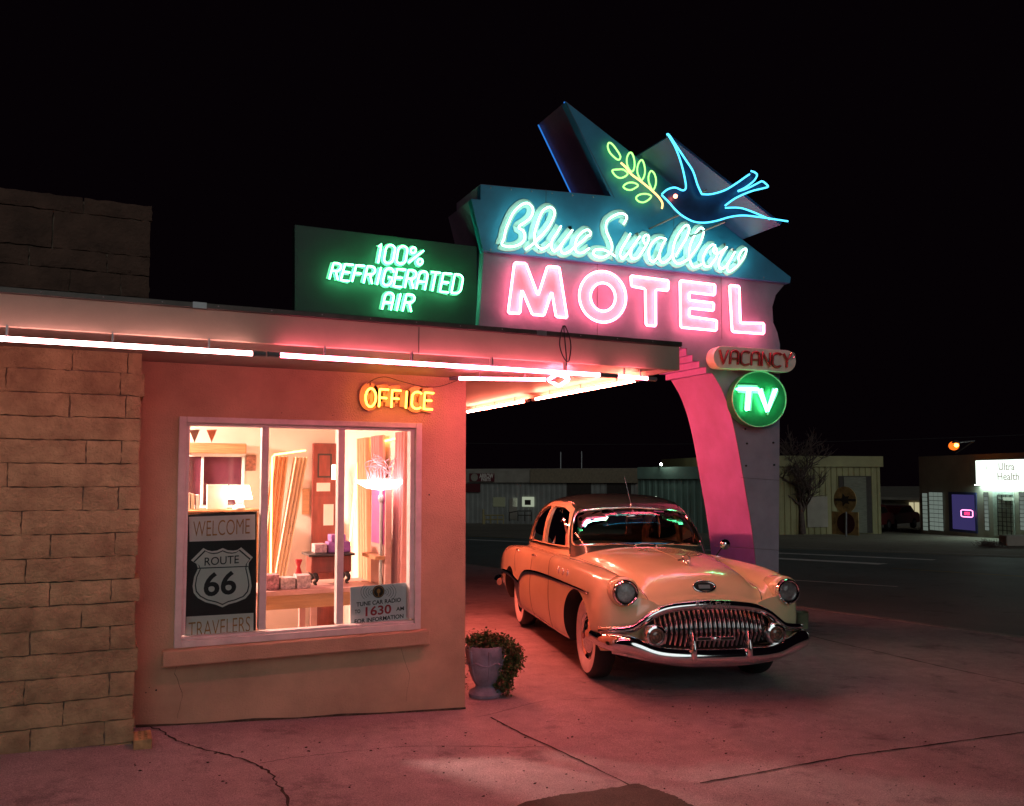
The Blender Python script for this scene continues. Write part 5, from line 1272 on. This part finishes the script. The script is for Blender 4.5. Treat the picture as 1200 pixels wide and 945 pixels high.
for a, b in (((597,601),(607,599)),((607,599),(623,599)),((607,604),(623,604))): mb.tube([FA.p(*a,1.2), FA.p(*b,1.2)], .04, 6)
for x in (597,607,615,623): mb.tube([FA.p(x,600,1.2), FA.p(x,611,1.2)], .04, 6)
obj('rail', mb, M['gdoor'], rl)
rl = thing('loading_dock_guard', 'dull yellow pipe guard and bollard on the far forecourt', 'railing', FA.p(575,612,2))
mb = MB()
for a, b in (((568,604),(590,604)),((568,609),(590,609))): mb.tube([FA.p(*a,2.5), FA.p(*b,2.5)], .05, 6)
for x in (568,575,583,590): mb.tube([FA.p(x,604,2.5), FA.p(x,614,2.5)], .05, 6)
obj('pipe', mb, M['rail'], rl); obj('bollard', MB().tube([FA.p(566.5,597,2.6), FA.p(566.5,615,2.6)], .09, 8), M['rail'], rl)
FBd = Facade((748, 622), (860, 625))
gb = thing('green_shed', 'green corrugated metal shed across the street, left of the sign leg', 'building', FBd.a)
massing(FBd, 748.5, 880, 547, 622, 12, M['greenwall'], gb); corr(FBd, 748.5, 880, 562, 622, M['greenwall'], gb, .42, .03); FBd.slab('fascia_band', (748.5, 547.5, 880, 561.5), .15, M['greenwall'], gb, .1)
c = FBd.p(775, 544.3, .8); fl = thing('flood_lamp', 'small white flood lamp glowing on the green shed roof edge', 'lamp', c)
mb = MB(); mb.ell(c, (.07,.07,.07), 10, 8); obj('bulb', mb, emit('floodlight_white', (.9,1,.85), 60), fl, smooth=60); obj('arm', MB().tube([FBd.p(771,547.5,.1), c-UPZ*.1], .03, 6), M['steel'], fl)
for px, y0, y1, l in ((681.5,529,550,'thin pale antenna mast rising behind the parts building'),(657,530,550,'fainter thin mast left of the pale antenna mast')):
    tag(obj('antenna_mast', MB().tube([FA.p(px,y1,-1), FA.p(px,y0,-1)], .05, 6), M['steel']), l, 'mast')
# workshop behind the bare tree
FC = Facade((915, 626), (1033, 625))
gc = thing('workshop', 'ochre metal workshop with tall dark doorway behind the round signs', 'building', FC.a)
massing(FC, 860, 1033, 534.5, 625, 10, M['yellowwall'], gc); corr(FC, 860, 1033, 548, 625, M['yellowwall'], gc, .35, .03); FC.slab('fascia_band', (860, 534.5, 1033.5, 547), .12, M['yellowwall'], gc, .1)
FC.slab('garage_door', (984, 558, 1022, 625), .05, M['gdoor'], gc, .1); FC.slab('roller_door', (990, 559, 1016, 625), .03, mat('grey_roller_door', (.16,.16,.12), .6, stretch=(1,1,12), scale=3, var=.2), gc, .16)
FC.slab('low_door', (946, 582, 970, 618), .04, M['greyst'], gc, .1)
# the clinic
FD = Facade((1080, 625), (1200, 632))
gd = thing('clinic_building', 'flat roofed grey stucco shop with glass block windows at the right edge', 'building', FD.a)
mm = massing(FD, 1079, 1290, 531, 628, 12, M['greyst'], gd, 'wall')
M['gblock'] = emit('backlit_glass_block', (.42,.52,.45), .30)
def blocks(x0, y0, x1, y1, nx, nz, name='glass_block_window'):
    fr = FD.slab(name, (x0, y0, x1, y1), .03, M['gdoor'], gd, .0)
    mb = MB(); r_ = FD.rect(x0, y0, x1, y1, off=.05); A, B, C_, D = r_
    for i in range(nx):
        for j in range(nz):
            u0, u1 = (i+.06)/nx, (i+.94)/nx; v0, v1 = (j+.06)/nz, (j+.94)/nz
            g = lambda u, v: A.lerp(B, u).lerp(D.lerp(C_, u), v)
            mb.prism([g(u0,v0), g(u1,v0), g(u1,v1), g(u0,v1)], FD.n*.02)
    obj('glass_blocks', mb, M['gblock'], fr)
blocks(1082, 578, 1088, 622, 1, 9); blocks(1090, 577, 1106, 622, 3, 9); blocks(1154.5, 577, 1159.5, 622, 1, 9); blocks(1196, 577, 1206, 622, 2, 9)
w_ = FD.slab('window', (1113.5, 577, 1146, 624), .04, mat('blue_frame', (.05,.06,.20), .5), gd, .0); FD.slab('pane', (1117, 580, 1143, 621), .02, emit('violet_lit_window', (.10,.08,.30), .35), w_, .045)
d_ = FD.slab('door', (1166, 577, 1190, 629), .05, mat('white_security_door', (.42,.46,.42), .5), gd, .0)
mb = MB()
for k in range(9): mb.prism(FD.rect(1169, 580+k*5.2, 1187, 580.8+k*5.2, off=.06), FD.n*.02)
for k in range(4): mb.prism(FD.rect(1170+k*5, 580, 1170.8+k*5, 627, off=.062), FD.n*.015)
obj('door_bars', mb, M['gdoor'], d_); FD.slab('house_number_plate', (1176, 583, 1187, 587), .02, M['p_white'], d_, .085)
us = thing('clinic_sign', 'bright white backlit Ultra Health sign above the clinic door', 'sign', FD.p(1172,554,.3))
FD.slab('light_box', (1143.5, 538, 1214, 568.5), .3, M['steel'], us, .05); FD.slab('lit_face', (1144.5, 539, 1213, 567.5), .02, emit('sign_white', (.85,1,.90), 1.9), us, .352)
FD.slab('fill_strip', (1146, 568.6, 1212, 569.0), .18, emit('fill_strip_glow', (.65,1,.84), 30), us, .10)  # glowing strip added under the sign box to light the street
M['palegrey'] = emit('pale_sign_lettering', (.75,.72,.60), .5)
mb = MB(); place_text(mb, 'Ultra', FD.p(1179.5, 547, .38), FD.d, UPZ, 1.05, .36, .012, .01); place_text(mb, 'Health', FD.p(1181.5, 558.5, .38), FD.d, UPZ, 1.42, .36, .012, .01); obj('lettering', mb, M['palegrey'], us)
mb = MB(); c = FD.p(1156.5, 552.5, .38)
for k in range(6):
    a = k*math.pi/3; q = c+FD.d*.17*math.cos(a)+UPZ*.2*math.sin(a); mb.tube([q+FD.d*.08*math.cos(b)+UPZ*.08*math.sin(b) for b in [2*math.pi*i/10 for i in range(10)]], .012, 5, True)
obj('petal_logo', mb, M['palegrey'], us)
os_ = thing('open_sign', 'small pink neon OPEN sign in the violet clinic window', 'neon sign', FD.p(1133,602,.1))
q = FD.rect(1126.5, 598, 1140, 606, off=.12); qq = []
for i in range(4): qq += [q[i].lerp(q[(i+1) % 4], .12), q[i].lerp(q[(i+1) % 4], .88)]
obj('neon_outline', MB().tube(qq, .022, 6, True), emit('open_pink', (1,.25,.55), 4), os_)
mb = MB(); place_text(mb, 'OPEN', FD.p(1133.2, 602, .12), FD.d, UPZ, .40, .16, .03, .01); obj('neon_letters', mb, emit('open_red', (1,.03,.12), 3), os_)
c = FD.p(1120, 522, 1.5); sl2 = thing('sodium_lamp', 'orange sodium lamp burning above the clinic roof', 'street lamp', c)
mb = MB(); mb.ell(c-FH*.06, (.10,.10,.09), 14, 10); obj('bulb', mb, emit('sodium_orange', (1,.30,.03), 25), sl2, smooth=60); mb = MB(); mb.tube([c+UPZ*.12, c+UPZ*.22-FD.n*1.0, FD.p(1120,531,-.5)], .035, 6); obj('arm', mb, M['steel'], sl2)
mb = MB(); mb.ell(c-UPZ*.02+FH*.18, (.24,.24,.22), 18, 12); obj('glare_globe', mb, emit('painted_lamp_glare', (1,.17,.015), 1.5), sl2, smooth=60)  # glowing ball added to draw the lamp's orange glare disc
mb = MB(); mb.lathe([(.2,.1),(.12,.22),(.03,.25)], c, UPZ, 16); obj('hood', mb, M['steel'], sl2, smooth=50)
# house with a lit window between workshop and clinic
FH2 = Facade((1030, 616), (1082, 617)); hs = thing('far_house', 'dark low house with one small lit window between workshop and clinic', 'house', FH2.a)
massing(FH2, 1034, 1100, 586, 616, 8, M['greyst'], hs, 'wall'); FH2.slab('roof_edge', (1034, 583, 1100, 586), .6, M['fasciab'], hs, 0)
for x in (1066, 1072.5): FH2.slab('lit_window', (x, 589, x+5, 604), .05, emit('far_window_cream', (.95,.85,.5), .5) if x < 1070 else bpy.data.materials['far_window_cream'], hs, .05)
# round and square signs on a post
c = onG(991.5, 628); sg = thing('yard_sign', 'dull yellow round sign above a square sign on a post across the street', 'sign', c)
M['oldyellow'] = mat('faded_yellow_sign', (.40,.27,.10), .6, var=.3, scale=3)
FSg = Facade((980, 628), (1005, 629))
cen = FSg.p(990.5, 586, 0); rr = (FSg.p(1003.5,586)-FSg.p(977,586)).length/2
obj('round_face', MB().lathe([(rr,0),(rr,.04)], cen, FSg.n, 32), M['oldyellow'], sg)
mb = MB(); mb.prism(FSg.rect(978, 584.5, 1003, 587.5, off=.045), FSg.n*.01); mb.prism([cen+FSg.n*.046+FSg.d*.35*math.cos(a)*(1 if k % 2 else .5)+UPZ*.35*math.sin(a)*(1 if k % 2 else .5) for k, a in enumerate([2*math.pi*i/10 for i in range(10)])], FSg.n*.012); obj('star_mark', mb, M['gdoor'], sg)
FSg.slab('square_face', (976, 600, 1007, 627), .05, M['oldyellow'], sg, 0)
cen = FSg.p(991.5, 613.5, .051); obj('dark_disc', MB().lathe([(.52,0),(.52,.02)], cen, FSg.n, 32), mat('maroon_disc', (.06,.012,.015), .6), sg)
obj('post', MB().tube([FSg.p(991.5,629,.12), FSg.p(991.5,600,.12)], .05, 8), M['steel'], sg)
# dark red car over there
def far_car(label, a_px, b_px, m_, H=1.45):
    A = onG(*a_px); B = onG(*b_px); d = Vector((B.x-A.x, B.y-A.y, 0)); L_ = 4.7; d.normalize(); A = Vector((A.x, A.y, zstreet(A.x, A.y)))
    nn = Vector((-d.y, d.x, 0)); nn = -nn if nn.dot(FH) < 0 else nn
    t = thing('parked_car', label, 'car', A)
    W = 1.8
    pr_ = [(0,.35),(0,.75),(.15,.88),(1.2,.95),(1.75,1.38),(2.2,H),(3.3,H),(3.9,1.05),(4.5,.98),(4.7,.85),(4.7,.35)]
    P = []
    for v, k, dz in ((0,.96,.0),(.08,1,0),(W-.08,1,0),(W,.96,0)): P.append([A+d*(2.35+(x-2.35)*k)+nn*v+UPZ*(z if k == 1 else z*.97+.01) for x, z in pr_])
    mb = MB(); mb.grid(P); mb.add(P[0], [list(range(11))]); mb.add(P[-1], [list(range(11))[::-1]]); obj('car_body', mb, m_, t, bevel=.03)
    for xs in ([(1.45,1.0),(1.9,1.33),(2.55,1.38),(2.55,1.0)], [(2.63,1.0),(2.63,1.38),(3.2,1.36),(3.65,1.05)]):
        obj('car_window', MB().prism([A+d*x+nn*(.02-.04)+UPZ*z for x, z in xs], -nn*.006), M['black'], t)
    for x in (.85, 3.75):
        for v in (.0, W): 
            w_ = obj('wheel', MB().lathe([(.001,-.1),(.2,-.1),(.32,-.09),(.32,.09),(.2,.1),(.001,.1)], A+d*x+nn*(v+(.08 if v == 0 else -.08))+UPZ*.32, nn, 24), M['rubber'], t); obj('hub', MB().lathe([(.18,0),(.15,.02),(.001,.03)], A+d*x+nn*(-.02 if v == 0 else W+.02)+UPZ*.32, -nn if v == 0 else nn, 16), M['steel'], w_)
    obj('tail_lamp', MB().obox(A+d*.0+nn*.3+UPZ*.75, d*.02, nn*.15, UPZ*.06), M['redlens'], t)
    return t
M['dred'] = mat('dark_red_paint', (.16,.012,.015), .35, coat=.6)
far_car('dark red car parked right of the round yard sign', (1010, 625), (1060, 622), M['dred'], 1.5)
far_car('second dark red car behind, close to the clinic wall', (1042, 622), (1080, 620), M['dred'])
# bare trees
def bare_tree(base, H, label, seed, spread=.5, n0=6):
    rg = random.Random(seed); t = thing('bare_tree', label, 'tree', base); tr = MB(); tw = MB()
    def grow(p, d, L_, r_, lv):
        q = [p]; 
        for k in range(3): d = (d+Vector((rg.gauss(0,.12), rg.gauss(0,.12), rg.gauss(.04,.08)))).normalized(); p = p+d*L_/3; q.append(p)
        (tr if lv < 2 else tw).tube(q, [r_, r_*.85, r_*.72, r_*.6], 6 if lv < 2 else 4, caps=False)
        if lv >= 5: return
        for k in range(4 if lv < 4 else 5):
            nd = (d+Vector((rg.gauss(0,spread), rg.gauss(0,spread), rg.gauss(.1,.25)))).normalized(); grow(q[rg.choice((1,2,3,3))], nd, L_*rg.uniform(.62,.85), r_*.58, lv+1)
    grow(base, Vector((0,0,1)), H*.26, H*.03, 0)
    obj('trunk', tr, M['bark'], t, smooth=60, fix=False); obj('crown', tw, M['bark'], t, fix=False)
M['bark'] = mat('dark_bark', (.13,.09,.08), .9, var=.3)
b = onG(941, 626); bare_tree(b, 6.4, 'bare leafless tree beside the workshop, right of the sign leg', 4, .6)
b = onG(975, 622); bare_tree(b, 4.6, 'smaller bare tree behind the round yard sign', 9, .6)
# rubble and tumbleweed by the clinic
b = onG(1160, 641); mb = MB(); rg = random.Random(5)
for k in range(160):
    a = rg.uniform(0, 6.28); e = rg.uniform(-.2, 1.2); d = Vector((math.cos(a), math.sin(a), e)).normalized(); s_ = b+Vector((rg.gauss(0,.18), rg.gauss(0,.18), .02)); mb.tube([s_, s_+d*rg.uniform(.1,.3), s_+d*.3+Vector((rg.gauss(0,.1), rg.gauss(0,.1), rg.gauss(0,.05)))], .006, 4)
tag(obj('dry_bush', mb, M['bark'], fix=False), 'small dry tumbleweed on the far pavement in front of the clinic', 'bush')
b = onG(1188, 640); tag(obj('stone_planter', MB().prism([b+RT*x+FH*y for x, y in ((-.45,-.3),(.9,-.3),(.95,.3),(-.4,.35))], UPZ*.42), M['greyst'], bevel=.06), 'low rough stone planter by the clinic door', 'planter')
n = FD.rect(1062, 628, 1100, 631.5, off=1.2); tag(obj('parking_stop', MB().prism(n, FD.n*.3), M['ystripe'], bevel=.03), 'long low tan parking stop in front of the glass block windows', 'kerb stop')
a = camxy(-30, 70)+UPZ*5.6; b = camxy(60, 58)+UPZ*6.2
tag(obj('power_line', MB().tube([a.lerp(b, k/20)-UPZ*(1.6*(1-(k/10-1)**2)) for k in range(21)], .02, 5), M['cable']), 'faint power line sagging across the night sky over the far buildings', 'cable')
# more clutter in the office
for i, (r_, c, l) in enumerate((((288,534,300,552),(.30,.12,.08),'small dark framed print on the office wall above the table lamp'),((345,560,352,574),(.60,.45,.30),'narrow cream print beside the gathered cream curtain'),((400,600,404,612),(.35,.10,.12),'small red print to the right of the dark red door'))):
    mb = MB(); boxpx(mb, *r_, RY1-.03, .02); o = obj('wall_picture', mb, mat('print_art', c, .5, var=.4, scale=30), bevel=.003); tag(o, l, 'picture')
# ------------------------------------------------------------------ sky and light
wd = bpy.data.worlds.new('World'); sc.world = wd; wd.use_nodes = True; N = wd.node_tree.nodes; L = wd.node_tree.links
sky = N.new('ShaderNodeTexSky'); sky.sky_type = 'NISHITA'; sky.sun_disc = False; sky.sun_elevation = R(-4); sky.sun_rotation = R(200)
bg = N['Background']; bg.inputs[1].default_value = .004; L.new(sky.outputs[0], bg.inputs[0])
b2 = N.new('ShaderNodeBackground'); b2.inputs[0].default_value = (.9,.35,.75,1); b2.inputs[1].default_value = .0016
ad = N.new('ShaderNodeAddShader'); L.new(bg.outputs[0], ad.inputs[0]); L.new(b2.outputs[0], ad.inputs[1]); L.new(ad.outputs[0], N['World Output'].inputs[0])
sd_ = bpy.data.lights.new('moonlight', 'SUN'); sd_.energy = .36; sd_.angle = R(35); sd_.color = (.84,.90,.88)
so = bpy.data.objects.new('moonlight', sd_); COL.objects.link(so); so.rotation_euler = (R(69), 0, R(-12))
# ------------------------------------------------------------------ render settings
sc.view_settings.view_transform = 'Standard'; sc.view_settings.look = 'None'; sc.view_settings.exposure = 0; sc.view_settings.gamma = 1; sc.view_settings.use_curve_mapping = False
sc.render.engine = 'CYCLES'; cy = sc.cycles
cy.use_denoising = True
try: cy.denoiser = 'OPENIMAGEDENOISE'
except Exception: pass
cy.max_bounces = 7; cy.diffuse_bounces = 3; cy.glossy_bounces = 4; cy.transparent_max_bounces = 16; cy.sample_clamp_indirect = 4; cy.sample_clamp_direct = 0
cy.caustics_reflective = False; cy.caustics_refractive = False; cy.use_light_tree = True
